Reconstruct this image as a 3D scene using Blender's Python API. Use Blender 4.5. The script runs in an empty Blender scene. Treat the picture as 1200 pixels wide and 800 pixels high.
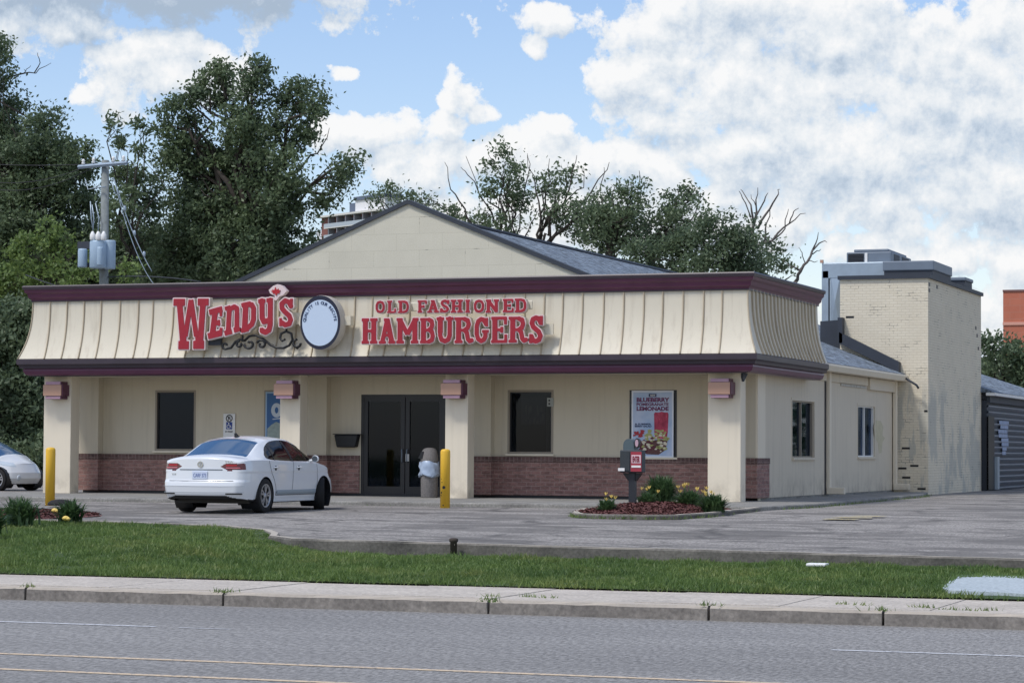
import bpy, bmesh, math, random
import numpy as np
from mathutils import Vector, Matrix
random.seed(7); RNG = np.random.default_rng(7)
sc = bpy.context.scene
COL = sc.collection
R = math.radians
# tuning values
SKYSTR = .098; SKYSAT = 1.12; SKYTINT = (1.14, 1.02, 1.04, 1); CLOUD = .60; SUNSTR = 1.5; EXPO = 0.68

# ------------------------------------------------------------------ camera solved from the building's vanishing points
FPX = 2950.0
_a = np.array([1093., -133., -FPX]); _a /= np.linalg.norm(_a)
_b = np.array([7970., -80.5 + 161.0, FPX]); _b = -np.array([-7970., -80.5, -FPX]); _b -= _a * _b.dot(_a); _b /= np.linalg.norm(_b)
_c = np.cross(_b, _a)
CR = np.stack([_b, _a, _c], 1)
CAM = np.array([0., 0., 1.7])
def ray(u, v):
    return CR.T @ np.array([(u - 600) / FPX, -(v - 400) / FPX, -1.])
def at(u, v, Y):
    d = ray(u, v); return CAM + d * Y / d[1]
def atz(u, v, Z):
    d = ray(u, v); return CAM + d * (Z - CAM[2]) / d[2]
def atx(u, v, X):
    d = ray(u, v); return CAM + d * X / d[0]
def ppm(p):
    q = CR @ (np.array(p) - CAM); return FPX / -q[2]

# ------------------------------------------------------------------ mesh helpers
class MB:
    def __init__(s): s.v = []; s.f = []; s.sm = []
    def add(s, vs, fs, smooth=False):
        o = len(s.v); s.v += [tuple(map(float, v)) for v in vs]
        s.f += [tuple(i + o for i in f) for f in fs]; s.sm += [smooth] * len(fs); return s
    def box(s, x0, x1, y0, y1, z0, z1):
        vs = [(x0,y0,z0),(x1,y0,z0),(x1,y1,z0),(x0,y1,z0),(x0,y0,z1),(x1,y0,z1),(x1,y1,z1),(x0,y1,z1)]
        return s.add(vs, [(0,3,2,1),(4,5,6,7),(0,1,5,4),(1,2,6,5),(2,3,7,6),(3,0,4,7)])
    def prism(s, pts, axis, a, b):
        """polygon pts (2D) extruded along axis from a to b; axis 'x': pts=(y,z), 'y': (x,z), 'z': (x,y)"""
        n = len(pts)
        def P(p, t): return {'x': (t, p[0], p[1]), 'y': (p[0], t, p[1]), 'z': (p[0], p[1], t)}[axis]
        vs = [P(p, a) for p in pts] + [P(p, b) for p in pts]
        fs = [tuple(range(n))[::-1], tuple(range(n, 2*n))] + [(i, (i+1) % n, n + (i+1) % n, n + i) for i in range(n)]
        return s.add(vs, fs)
    def tube(s, pts, rad, n=6, cap=True, smooth=True):
        pts = [Vector(p) for p in pts]
        if not hasattr(rad, '__len__'): rad = [rad] * len(pts)
        vs = []; fs = []; up = None
        for i, p in enumerate(pts):
            d = (pts[min(i+1, len(pts)-1)] - pts[max(i-1, 0)])
            if d.length < 1e-9: d = Vector((0,0,1))
            d.normalize()
            if up is None:
                up = Vector((0,0,1)) if abs(d.z) < .9 else Vector((1,0,0))
            a = d.cross(up)
            if a.length < 1e-6: a = d.cross(Vector((1,0,0)))
            a.normalize(); b = d.cross(a).normalized(); up = -b if b.dot(up) < 0 else b
            a = d.cross(up).normalized(); b = up
            for k in range(n):
                t = 2*math.pi*k/n
                vs.append(p + (a*math.cos(t) + b*math.sin(t))*rad[i])
        for i in range(len(pts)-1):
            for k in range(n):
                fs.append((i*n+k, i*n+(k+1) % n, (i+1)*n+(k+1) % n, (i+1)*n+k))
        if cap: fs += [tuple(range(n))[::-1], tuple(range((len(pts)-1)*n, len(pts)*n))]
        return s.add(vs, fs, smooth)
    def lathe(s, prof, c, n=24, axis='z', smooth=True, cap=True):
        """prof = [(r, h)]"""
        vs = []; fs = []
        for r, h in prof:
            for k in range(n):
                t = 2*math.pi*k/n; a, b = r*math.cos(t), r*math.sin(t)
                vs.append({'z': (c[0]+a, c[1]+b, c[2]+h), 'x': (c[0]+h, c[1]+a, c[2]+b), 'y': (c[0]+a, c[1]+h, c[2]+b)}[axis])
        m = len(prof)
        for i in range(m-1):
            for k in range(n):
                fs.append((i*n+k, i*n+(k+1) % n, (i+1)*n+(k+1) % n, (i+1)*n+k))
        s.add(vs, fs, smooth)
        if cap:
            o = len(s.v) - len(vs)
            s.f += [tuple(o+i for i in range(n))[::-1], tuple(o+(m-1)*n+i for i in range(n))]; s.sm += [False, False]
        return s
    def grid(s, P, smooth=True, mask=None):
        """P: array (m,n,3)"""
        m, n = P.shape[:2]; o = len(s.v)
        s.v += [tuple(p) for p in P.reshape(-1, 3).tolist()]
        for i in range(m-1):
            for j in range(n-1):
                if mask is None or mask[i, j]:
                    s.f.append((o+i*n+j, o+(i+1)*n+j, o+(i+1)*n+j+1, o+i*n+j+1)); s.sm.append(smooth)
        return s
    def build(s, name, mat, parent=None, origin=None):
        me = bpy.data.meshes.new(name)
        o = Vector((0,0,0))
        q = parent
        while q is not None: o += q.location; q = q.parent
        loc = Vector(origin) if origin is not None else None
        if loc is not None: o = loc
        me.from_pydata([(v[0]-o.x, v[1]-o.y, v[2]-o.z) for v in s.v], [], s.f)
        me.polygons.foreach_set('use_smooth', s.sm)
        if mat: me.materials.append(mat)
        me.update()
        ob = bpy.data.objects.new(name, me); COL.objects.link(ob)
        if parent is not None: ob.parent = parent
        if loc is not None: ob.location = loc
        return ob

def tag(o, label=None, cat=None, group=None, kind=None):
    if label: o['label'] = label
    if cat: o['category'] = cat
    if group: o['group'] = group
    if kind: o['kind'] = kind
    return o
def empty(name, loc, label=None, cat=None, group=None):
    o = bpy.data.objects.new(name, None); o.empty_display_size = .3; COL.objects.link(o); o.location = loc
    return tag(o, label, cat, group)
def fixn(ob):
    bm = bmesh.new(); bm.from_mesh(ob.data); bmesh.ops.recalc_face_normals(bm, faces=bm.faces); bm.to_mesh(ob.data); bm.free(); return ob
def bevel(ob, w=.02, seg=2):
    m = ob.modifiers.new('bevel', 'BEVEL'); m.width = w; m.segments = seg; m.limit_method = 'ANGLE'; return ob
def arrays_mesh(name, V, F4, mat, parent=None, mats=None, midx=None):
    """fast mesh from numpy arrays: V (n,3), F4 (m,k)"""
    me = bpy.data.meshes.new(name); k = F4.shape[1]
    me.vertices.add(len(V)); me.vertices.foreach_set('co', V.astype(np.float32).ravel())
    me.loops.add(F4.size); me.loops.foreach_set('vertex_index', F4.astype(np.int32).ravel())
    me.polygons.add(len(F4)); me.polygons.foreach_set('loop_start', np.arange(0, F4.size, k, dtype=np.int32))
    me.polygons.foreach_set('loop_total', np.full(len(F4), k, dtype=np.int32))
    me.materials.append(mat); me.update(calc_edges=True); me.validate()
    ob = bpy.data.objects.new(name, me); COL.objects.link(ob)
    if parent is not None: ob.parent = parent
    return ob

# ------------------------------------------------------------------ materials
def newmat(name):
    m = bpy.data.materials.new(name); m.use_nodes = True
    return m, m.node_tree, m.node_tree.nodes['Principled BSDF']
def srgb(r, g, b):
    f = lambda c: (c/255/12.92) if c/255 <= .04045 else ((c/255+.055)/1.055)**2.4
    return (f(r), f(g), f(b), 1)
class NT:
    def __init__(s, nt): s.nt = nt
    def n(s, t, **k):
        x = s.nt.nodes.new(t)
        for a, b in k.items():
            if a.startswith('i_'):
                key = a[2:]; key = int(key) if key.isdigit() else key.replace('_', ' ')
                x.inputs[key].default_value = b
            else: setattr(x, a, b)
        return x
    def l(s, a, b): s.nt.links.new(a, b)
    def math(s, op, a, b=None, clamp=False):
        m = s.n('ShaderNodeMath', operation=op, use_clamp=clamp)
        for i, q in enumerate((a, b)):
            if q is None: continue
            if isinstance(q, (int, float)): m.inputs[i].default_value = q
            else: s.l(q, m.inputs[i])
        return m.outputs[0]
    def vmath(s, op, a, b=None):
        m = s.n('ShaderNodeVectorMath', operation=op)
        for i, q in enumerate((a, b)):
            if q is None: continue
            if isinstance(q, (tuple, list)): m.inputs[i].default_value = q
            else: s.l(q, m.inputs[i])
        return m
    def mix(s, fac, a, b, blend='MIX'):
        m = s.n('ShaderNodeMix', data_type='RGBA', blend_type=blend)
        for q, i in ((fac, 0), (a, 6), (b, 7)):
            if isinstance(q, (int, float, tuple, list)): m.inputs[i].default_value = q
            else: s.l(q, m.inputs[i])
        return m.outputs[2]
    def ramp(s, fac, stops, interp='LINEAR'):
        r = s.n('ShaderNodeValToRGB'); r.color_ramp.interpolation = interp
        e = r.color_ramp.elements
        while len(e) < len(stops): e.new(.5)
        for x, (p, c) in zip(e, stops):
            x.position = p; x.color = c if len(c) == 4 else (*c, 1)
        s.l(fac, r.inputs[0]); return r.outputs[0]
    def noise(s, vec, scale, detail=4, rough=.55):
        x = s.n('ShaderNodeTexNoise'); x.inputs['Scale'].default_value = scale; x.inputs['Detail'].default_value = detail
        x.inputs['Roughness'].default_value = rough; s.l(vec, x.inputs['Vector']); return x.outputs[0]
    def obj(s): return s.n('ShaderNodeTexCoord').outputs['Object']
    def scale(s, vec, k): return s.vmath('MULTIPLY', vec, k).outputs[0]
    def bump(s, h, strength, dist, bsdf):
        b = s.n('ShaderNodeBump'); b.inputs['Strength'].default_value = strength; b.inputs['Distance'].default_value = dist
        s.l(h, b.inputs['Height']); s.l(b.outputs[0], bsdf.inputs['Normal'])

def plain(name, col, rough=.6, metal=0, spec=.5, var=.0, vs=3, coat=0, emit=None):
    m, nt, p = newmat(name); N = NT(nt)
    p.inputs['Roughness'].default_value = rough; p.inputs['Metallic'].default_value = metal
    p.inputs['Specular IOR Level'].default_value = spec; p.inputs['Coat Weight'].default_value = coat
    if len(col) == 3: col = (*col, 1)
    if emit: p.inputs['Emission Color'].default_value = col; p.inputs['Emission Strength'].default_value = emit
    p.inputs['Base Color'].default_value = col
    if var:
        n = N.noise(N.obj(), vs, 6, .6)
        d = tuple(c*(1-var) for c in col[:3]) + (1,); l = tuple(min(1, c*(1+var)) for c in col[:3]) + (1,)
        N.l(N.ramp(n, [(.3, d), (.7, l)]), p.inputs['Base Color'])
    return m

def stained(name, col, dirt, streak=.5, rough=.85, bumps=.15, grime_z=None):
    """painted wall: soft blotches, vertical rain streaks, optional splash dirt near a height"""
    m, nt, p = newmat(name); N = NT(nt); o = N.obj(); p.inputs['Roughness'].default_value = rough
    n1 = N.noise(o, .7, 5); n2 = N.noise(N.scale(o, (7, 7, .35)), 1, 4, .6); n3 = N.noise(o, 30, 3)
    c = N.mix(N.math('MULTIPLY', N.ramp(n1, [(.35, (0,0,0)), (.75, (1,1,1))]), .35), col, tuple(x*.86 for x in col[:3])+(1,))
    c = N.mix(N.math('MULTIPLY', N.ramp(n2, [(.52, (0,0,0)), (.8, (1,1,1))]), streak), c, dirt)
    if grime_z is not None:
        z = N.n('ShaderNodeSeparateXYZ'); N.l(o, z.inputs[0])
        g = N.math('MULTIPLY', N.math('SUBTRACT', grime_z + .55, z.outputs[2]), 1.8, True)
        g = N.math('MULTIPLY', g, N.ramp(N.noise(N.scale(o, (1.5,1.5,1.2)), 1.6, 6, .65), [(.45, (0,0,0)), (.7, (1,1,1))]))
        c = N.mix(N.math('MULTIPLY', g, .55), c, dirt)
    N.l(c, p.inputs['Base Color']); N.bump(n3, bumps, .01, p); return m

def brickmat(name, c1, c2, mortar, bw, bh, msize=.01, rough=.9, bump=.5, offset=.5, paint=None, chips=0, msmooth=.1, patch=0, vary=0):
    m, nt, p = newmat(name); N = NT(nt); o = N.obj(); p.inputs['Roughness'].default_value = rough
    s = N.n('ShaderNodeSeparateXYZ'); N.l(o, s.inputs[0])
    cb = N.n('ShaderNodeCombineXYZ'); N.l(N.math('ADD', s.outputs[0], s.outputs[1]), cb.inputs[0]); N.l(s.outputs[2], cb.inputs[1])
    b = N.n('ShaderNodeTexBrick', offset=offset); N.l(cb.outputs[0], b.inputs['Vector'])
    b.inputs['Color1'].default_value = c1; b.inputs['Color2'].default_value = c2; b.inputs['Mortar'].default_value = mortar
    b.inputs['Scale'].default_value = 1; b.inputs['Brick Width'].default_value = bw; b.inputs['Row Height'].default_value = bh
    b.inputs['Mortar Size'].default_value = msize; b.inputs['Mortar Smooth'].default_value = msmooth; b.inputs['Bias'].default_value = -.2
    c = b.outputs[0]
    if vary:
        vn = N.noise(N.scale(o, (3.2, 3.2, 9)), 1.6, 2, .8); c = N.mix(vary, c, N.ramp(vn, [(.36, (.18,.18,.18)), (.5, (.5,.5,.5)), (.66, (.72,.70,.70))]), 'OVERLAY')
    n = N.noise(o, 1.1, 6, .6)
    c = N.mix(N.math('MULTIPLY', N.ramp(n, [(.35, (0,0,0)), (.7, (1,1,1))]), .35), c, tuple(x*.75 for x in c1[:3])+(1,))
    n9 = N.noise(o, 40, 2); c = N.mix(.12, c, N.ramp(n9, [(.3, (0,0,0)), (.7, (1,1,1))]), 'OVERLAY')
    if patch:      # grey-blue overpainted graffiti patches
        pn = N.noise(N.scale(o, (3, .55, .45)), 1.3, 5, .55)
        zz = N.math('MULTIPLY', N.math('SUBTRACT', 3.4, s.outputs[2]), 1.5, True)
        c = N.mix(N.math('MULTIPLY', N.math('MULTIPLY', N.ramp(pn, [(.49, (0,0,0)), (.55, (1,1,1))]), zz), patch), c, srgb(160,164,160))
    if chips:      # flaked mortar and missing paint along the joints
        h = N.noise(N.scale(o, (1.6, 1.6, 2.5)), 1.0, 7, .7)
        k = N.math('MULTIPLY', b.outputs['Fac'], N.ramp(h, [(.55, (0,0,0)), (.62, (1,1,1))]))
        c = N.mix(N.math('MULTIPLY', k, chips), c, srgb(60, 52, 44))
    N.l(c, p.inputs['Base Color'])
    N.bump(N.math('SUBTRACT', 1, b.outputs['Fac']), bump, .012, p)
    return m

CREAM = srgb(214, 208, 188)
M = {}
M['stucco'] = stained('stucco', srgb(214,203,183), srgb(124,112,98), .22, grime_z=.2, bumps=.25)
M['stucco_front'] = stained('stucco_front', srgb(208,198,177), srgb(124,115,100), .2, bumps=.35)
M['pillar'] = stained('pillar_paint', srgb(231,220,199), srgb(142,132,116), .15, bumps=.12, grime_z=.2)
M['mansard'] = stained('mansard_metal', srgb(219,211,192), srgb(146,128,104), .38, rough=.55, bumps=.03)
M['seam'] = stained('seam_metal', srgb(186,172,148), srgb(110,92,70), .7, rough=.6, bumps=.03)  # darker than the skin: seam shading put into the colour, plus dirt
M['gable'] = brickmat('gable_block', srgb(216,211,193), srgb(212,207,189), srgb(200,195,176), 1.22, .41, .006, bump=.15, chips=.85)
M['brick'] = brickmat('brown_brick', srgb(158,120,111), srgb(130,98,92), srgb(160,136,128), .24, .092, .010, bump=.6, vary=.5)
M['brick_cap'] = brickmat('soldier_brick', srgb(112,86,82), srgb(84,64,62), srgb(140,120,112), .10, .14, .009, bump=.6, offset=0, vary=.5)
M['tower'] = brickmat('painted_brick', srgb(230,220,198), srgb(225,214,191), srgb(210,198,174), .23, .078, .007, bump=.5, chips=.75, patch=.5)
M['burgundy'] = plain('burgundy_metal', srgb(95,51,76), .35, .0, .5, .12, 2)
M['darkfascia'] = plain('dark_fascia', srgb(58,48,58), .4, 0, .5, .15, 2)
M['black'] = plain('black_metal', srgb(26,27,30), .45)
M['rubber'] = plain('rubber', srgb(28,28,30), .85)
def glassmat(name, tint, spec=1.0):
    m, nt, p = newmat(name); N = NT(nt); tr = N.n('ShaderNodeBsdfTransparent'); tr.inputs[0].default_value = tint
    gl = N.n('ShaderNodeBsdfGlossy'); gl.inputs['Roughness'].default_value = .03; gl.inputs[0].default_value = (.55,.68,.90,1)
    fr = N.n('ShaderNodeFresnel'); fr.inputs[0].default_value = 1.45; mx = N.n('ShaderNodeMixShader')
    N.l(N.math('MULTIPLY', fr.outputs[0], spec), mx.inputs[0]); N.l(tr.outputs[0], mx.inputs[1]); N.l(gl.outputs[0], mx.inputs[2]); N.l(mx.outputs[0], nt.nodes['Material Output'].inputs[0]); return m
M['glass'] = glassmat('dark_glass', (.45,.50,.56,1), .55)
M['doorframe'] = plain('door_frame', srgb(22,22,28), .35)
M['frame_tan'] = plain('tan_frame', srgb(150,140,125), .5)
M['soffit'] = stained('soffit', srgb(200,190,170), srgb(120,110,100), .2)
M['yellow'] = stained('yellow_paint', srgb(232,184,52), srgb(150,110,40), .25, rough=.5, bumps=.02)
M['white'] = plain('white_paint', srgb(232,232,230), .5, var=.03)
M['red'] = plain('red_plastic', srgb(178,22,38), .35, var=.06)
M['redface'] = plain('red_face', srgb(160,26,44), .4, var=.10, vs=5)
M['outline'] = plain('white_rim', srgb(225,205,205), .5)
M['canside'] = plain('can_side', srgb(205,196,180), .55)
M['lens'] = plain('amber_lens', srgb(190,150,128), .5)
M['pinkmetal'] = plain('faded_burgundy', srgb(190,152,170), .45, var=.08)
M['emblemblue'] = plain('navy_rim', srgb(24,28,52), .35)
M['emblemface'] = plain('pale_blue_face', srgb(196,212,232), .35)
M['emblemtext'] = plain('navy_letters', srgb(48,66,104), .5)
M['galv'] = plain('galvanised', srgb(160,174,186), .4, .3, .5, .1, 2)
M['acbody'] = plain('ac_body', srgb(112,124,138), .5, .0, .5, .08, 3)
M['slate'] = plain('dark_flashing', srgb(52,58,68), .6, var=.1)
M['concrete'] = None
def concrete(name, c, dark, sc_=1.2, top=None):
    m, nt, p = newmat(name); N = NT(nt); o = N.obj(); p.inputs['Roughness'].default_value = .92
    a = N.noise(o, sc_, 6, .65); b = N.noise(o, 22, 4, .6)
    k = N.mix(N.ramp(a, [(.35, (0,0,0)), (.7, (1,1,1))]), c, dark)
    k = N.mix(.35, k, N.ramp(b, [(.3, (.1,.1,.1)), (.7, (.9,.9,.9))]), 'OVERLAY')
    if top is not None:      # paler on upward faces, grimy sides
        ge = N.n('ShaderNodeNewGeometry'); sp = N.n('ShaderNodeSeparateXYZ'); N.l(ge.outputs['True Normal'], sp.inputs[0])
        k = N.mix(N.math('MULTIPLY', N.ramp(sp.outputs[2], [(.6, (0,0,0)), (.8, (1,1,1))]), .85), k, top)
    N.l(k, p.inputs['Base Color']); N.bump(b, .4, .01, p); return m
M['sidewalk'] = concrete('sidewalk_concrete', srgb(196,187,175), srgb(174,166,155))
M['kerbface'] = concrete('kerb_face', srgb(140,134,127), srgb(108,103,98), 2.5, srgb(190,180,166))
M['walkway'] = concrete('walkway_concrete', srgb(150,148,142), srgb(112,110,106), 1.5)
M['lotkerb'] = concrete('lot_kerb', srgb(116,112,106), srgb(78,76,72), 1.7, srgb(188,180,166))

def asphalt(name, base, cracks=True, patches=True, stones=70, light=None):
    m, nt, p = newmat(name); N = NT(nt); o = N.obj(); p.inputs['Roughness'].default_value = .9
    big = N.noise(N.scale(o, (.35, 1, 1)), .35, 5, .6)
    col = N.mix(N.ramp(big, [(.35, (0,0,0)), (.65, (1,1,1))]), base, tuple(x*.80 for x in base[:3])+(1,))
    sp = N.noise(N.scale(o, (1, .35, 1)), stones, 2, .8)
    col = N.mix(.62, col, N.ramp(sp, [(.33, (.12,.12,.12)), (.5, (.5,.5,.5)), (.68, (.92,.92,.92))]), 'OVERLAY')
    h = sp
    if not patches:      # wheel tracks and oil line along the lanes
        s_ = N.n('ShaderNodeSeparateXYZ'); N.l(o, s_.inputs[0]); wb = N.math('SINE', N.math('MULTIPLY', s_.outputs[1], 3.4))
        tk = N.math('MULTIPLY', N.math('ADD', N.math('MULTIPLY', wb, .5), N.math('MULTIPLY', N.noise(N.scale(o, (.06, 1.2, 1)), 1.2, 4, .6), 1.2)), .5, True)
        col = N.mix(N.math('MULTIPLY', tk, .35), col, tuple(x*.62 for x in base[:3])+(1,))
    if patches:
        pt = N.noise(N.scale(o, (.42, .62, 1)), .8, 6, .62)
        dk = N.ramp(pt, [(.535, (0,0,0)), (.575, (1,1,1))])
        col = N.mix(N.math('MULTIPLY', dk, .7), col, tuple(x*.42 for x in base[:3])+(1,))
        lt = N.noise(N.vmath('ADD', N.scale(o, (.25, 1.6, 1)), (31, 7, 0)).outputs[0], .8, 5, .7)
        col = N.mix(N.math('MULTIPLY', N.ramp(lt, [(.55, (0,0,0)), (.68, (1,1,1))]), .45), col, tuple(min(1,x*1.5) for x in base[:3])+(1,))
    if cracks:
        wn = N.n('ShaderNodeTexNoise'); wn.inputs['Scale'].default_value = 1.2; wn.inputs['Detail'].default_value = 5; N.l(o, wn.inputs['Vector'])
        lg = N.noise(N.scale(o, (.3, 1, 1)), 1.0, 5, .65); col = N.mix(N.math('MULTIPLY', N.ramp(lg, [(.51, (0,0,0)), (.56, (1,1,1))]), .6), col, tuple(x*.42 for x in base[:3])+(1,))
        wv = N.vmath('ADD', o, N.scale(wn.outputs[1], (.9, .9, 0))).outputs[0]
        for scl, th, st in ((.28, .07, .85), (.8, .05, .6)):
            vo = N.n('ShaderNodeTexVoronoi', feature='DISTANCE_TO_EDGE'); vo.inputs['Scale'].default_value = scl; N.l(wv, vo.inputs['Vector'])
            ck = N.ramp(vo.outputs[0], [(0, (1,1,1)), (th*scl*1.6+.002, (0,0,0))])
            msk = N.ramp(N.noise(o, .4+scl, 3), [(.45, (0,0,0)), (.55, (1,1,1))])
            col = N.mix(N.math('MULTIPLY', N.math('MULTIPLY', ck, msk), st), col, tuple(x*.25 for x in base[:3])+(1,))
    N.l(col, p.inputs['Base Color']); N.bump(h, .5, .012, p); return m
M['road'] = asphalt('road_asphalt', srgb(142,140,137), cracks=False, patches=False, stones=26)
M['lot'] = asphalt('lot_asphalt', srgb(150,145,139), stones=26)

def shingles(name, c1, c2):
    m, nt, p = newmat(name); N = NT(nt); o = N.obj(); p.inputs['Roughness'].default_value = .9
    s = N.n('ShaderNodeSeparateXYZ'); N.l(o, s.inputs[0])
    cb = N.n('ShaderNodeCombineXYZ'); N.l(s.outputs[1], cb.inputs[0]); N.l(s.outputs[0], cb.inputs[1])
    b = N.n('ShaderNodeTexBrick'); N.l(cb.outputs[0], b.inputs['Vector'])
    b.inputs['Color1'].default_value = c1; b.inputs['Color2'].default_value = c2; b.inputs['Mortar'].default_value = tuple(x*.35 for x in c1[:3])+(1,)
    b.inputs['Scale'].default_value = 1; b.inputs['Brick Width'].default_value = .34; b.inputs['Row Height'].default_value = .26
    b.inputs['Mortar Size'].default_value = .016
    n = N.noise(N.scale(o, (3, 1.6, 3)), 2.2, 4, .7)
    c = N.mix(.8, b.outputs[0], N.ramp(n, [(.38, (.12,.12,.12)), (.6, (.8,.8,.8))]), 'OVERLAY')
    N.l(c, p.inputs['Base Color']); N.bump(b.outputs['Fac'], .6, .02, p); return m
M['shingle'] = shingles('grey_shingles', srgb(128,140,152), srgb(100,112,126))

def leafmat(name, dark, light, yel=None, transl=.3):
    m, nt, p = newmat(name); N = NT(nt); o = N.obj()
    a = N.noise(o, .45, 3, .6); b = N.noise(o, 9, 2, .6)
    k = N.math('ADD', N.math('MULTIPLY', a, .6), N.math('MULTIPLY', b, .5))
    c = N.ramp(k, [(.40, dark), (.68, light)])
    p.inputs['Roughness'].default_value = .5; p.inputs['Specular IOR Level'].default_value = .35
    N.l(c, p.inputs['Base Color'])
    tr = N.n('ShaderNodeBsdfTranslucent'); N.l(N.mix(.5, c, tuple(min(1, x*1.6) for x in light[:3])+(1,)), tr.inputs[0])
    mx = N.n('ShaderNodeMixShader'); mx.inputs[0].default_value = transl
    N.l(p.outputs[0], mx.inputs[1]); N.l(tr.outputs[0], mx.inputs[2]); N.l(mx.outputs[0], nt.nodes['Material Output'].inputs[0]); return m
M['leaf'] = leafmat('tree_leaf', (.052,.084,.054,1), (.165,.220,.112,1))
M['leaf2'] = leafmat('willow_leaf', (.054,.084,.054,1), (.17,.225,.12,1))
M['leafbright'] = leafmat('bright_leaf', (.06,.11,.035,1), (.22,.30,.09,1))
M['grass'] = leafmat('grass_blade', (.055,.100,.025,1), (.17,.245,.065,1), transl=.3)
def grassmat():
    m = leafmat('verge_grass', (.065,.118,.030,1), (.20,.285,.080,1), transl=.3); nt = m.node_tree; N = NT(nt); p = nt.nodes['Principled BSDF']; o = N.obj()
    src = p.inputs['Base Color'].links[0].from_socket; n = N.noise(o, .9, 5, .65); n2 = N.noise(N.scale(o, (1, 1, 1)), 4.5, 3, .6)
    c = N.mix(N.math('MULTIPLY', N.ramp(n, [(.48, (0,0,0)), (.66, (1,1,1))]), .55), src, (.24,.23,.075,1)); c = N.mix(N.math('MULTIPLY', N.ramp(n2, [(.5, (0,0,0)), (.62, (1,1,1))]), .45), c, (.04,.085,.025,1))
    N.l(c, p.inputs['Base Color']); return m
M['grass'] = grassmat()
M['shrubleaf'] = leafmat('shrub_leaf', (.03,.065,.028,1), (.095,.165,.065,1))
M['bark'] = plain('bark', srgb(62,56,50), .9, var=.25, vs=4)
M['deadbark'] = plain('dead_bark', srgb(104,98,94), .9, var=.2, vs=4)
M['petal'] = plain('yellow_petal', srgb(235,205,110), .6)
def mulchmat():
    m, nt, p = newmat('red_mulch'); N = NT(nt); o = N.obj(); p.inputs['Roughness'].default_value = .95
    a = N.noise(N.scale(o, (1, 2, 2)), 22, 3, .7); N.l(N.ramp(a, [(.32, srgb(42,22,24)), (.5, srgb(104,58,56)), (.68, srgb(158,118,108))]), p.inputs['Base Color'])
    N.bump(a, 1, .04, p); return m
M['mulch'] = mulchmat()
def soil():
    m, nt, p = newmat('turf_soil'); N = NT(nt); o = N.obj(); p.inputs['Roughness'].default_value = 1
    a = N.noise(o, 1.1, 5, .6); b = N.noise(o, 14, 3, .7)
    c = N.mix(N.ramp(a, [(.4, (0,0,0)), (.65, (1,1,1))]), (.045,.08,.022,1), (.08,.11,.035,1))
    c = N.mix(.6, c, N.ramp(b, [(.3, (.1,.1,.1)), (.7, (.85,.85,.85))]), 'OVERLAY')
    N.l(c, p.inputs['Base Color']); N.bump(b, .8, .03, p); return m
M['turf'] = soil()
# ================================================================== GROUND
def sst(t): t = min(max(t, 0), 1); return t*t*(3-2*t)
def zlot(X, Y):
    t = min(max((Y-33.6)/18.4, 0), 1)
    return (.31 - .0075*(max(X, -18)+12.3))*(1-t) + .46*t
BND = [(-70, 41.5), (-40, 40.6), (-27, 39.6), (-22, 38.5), (-19, 37.5), (-17.6, 36.2), (-17.0, 35.2), (-16.6, 34.3), (-15.9, 33.6), (30, 33.6)]
def ybnd(X):
    for (a, ya), (b, yb) in zip(BND, BND[1:]):
        if X <= b: return ya + (yb-ya)*(X-a)/(b-a)
    return 33.6
def zgrass(X, Y):
    low = .17 + .03*(Y-26.6)/7 - .035*sst((Y-32.3)/1.1)
    yb = ybnd(X); t = min(max((Y-26.6)/(yb-26.6), 0), 1)
    high = .17 + (zlot(X, yb)-.15)*t + .06*math.sin(math.pi*t)
    k = sst((-14.6-X)/2.5)
    return low*(1-k) + high*k
ground = MB(); ground.add([(-600,-300,-.02),(600,-300,-.02),(600,700,-.02),(-600,700,-.02)], [(0,1,2,3)])
tag(ground.build('ground', M['turf']), kind='structure')
rd = MB(); rd.add([(-140,3,0),(140,3,0),(140,24.5,0),(-140,24.5,0)], [(0,1,2,3)])
tag(rd.build('road', M['road']), kind='structure')
far = MB(); far.box(-140,140,-6,3,-.3,.15)
tag(far.build('near_pavement', M['sidewalk']), kind='structure')
# road paint
mk = MB()
def paint_strip(mb, x0, x1, yc, w=.1, z=.004):
    n = max(2, int((x1-x0)/.6)); up = []; 
    for i in range(n+1):
        x = x0+(x1-x0)*i/n; up += [(x, yc-w/2+random.uniform(-.006,.006), z), (x, yc+w/2+random.uniform(-.006,.006), z)]
    mb.add(up, [(2*i, 2*i+2, 2*i+3, 2*i+1) for i in range(n)])
def wornpaint(name, c, amt=.5):
    m, nt, p = newmat(name); N = NT(nt); o = N.obj(); p.inputs['Roughness'].default_value = .8
    a = N.noise(o, 18, 4, .7); N.l(N.mix(N.ramp(a, [(amt-.06, (0,0,0)), (amt+.1, (1,1,1))]), c, srgb(125,126,130)), p.inputs['Base Color']); return m
M['wpaint'] = wornpaint('white_road_paint', srgb(205,206,208), .56)
M['ypaint'] = wornpaint('yellow_road_paint', srgb(212,190,160), .56)
paint_strip(mk, -14.6, -11.5, 21.35); paint_strip(mk, -11.25, -10.7, 21.33, .05); paint_strip(mk, -4.95, -1.9, 21.3); paint_strip(mk, -24, -21, 21.35); paint_strip(mk, 4.6, 7.6, 21.3)
tag(mk.build('lane_marking', M['wpaint']), kind='structure')
yk = MB(); paint_strip(yk, -60, 40, 18.06, .11); paint_strip(yk, -60, 40, 16.80, .11)
tag(yk.build('centre_line_marking', M['ypaint']), kind='structure')
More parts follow.
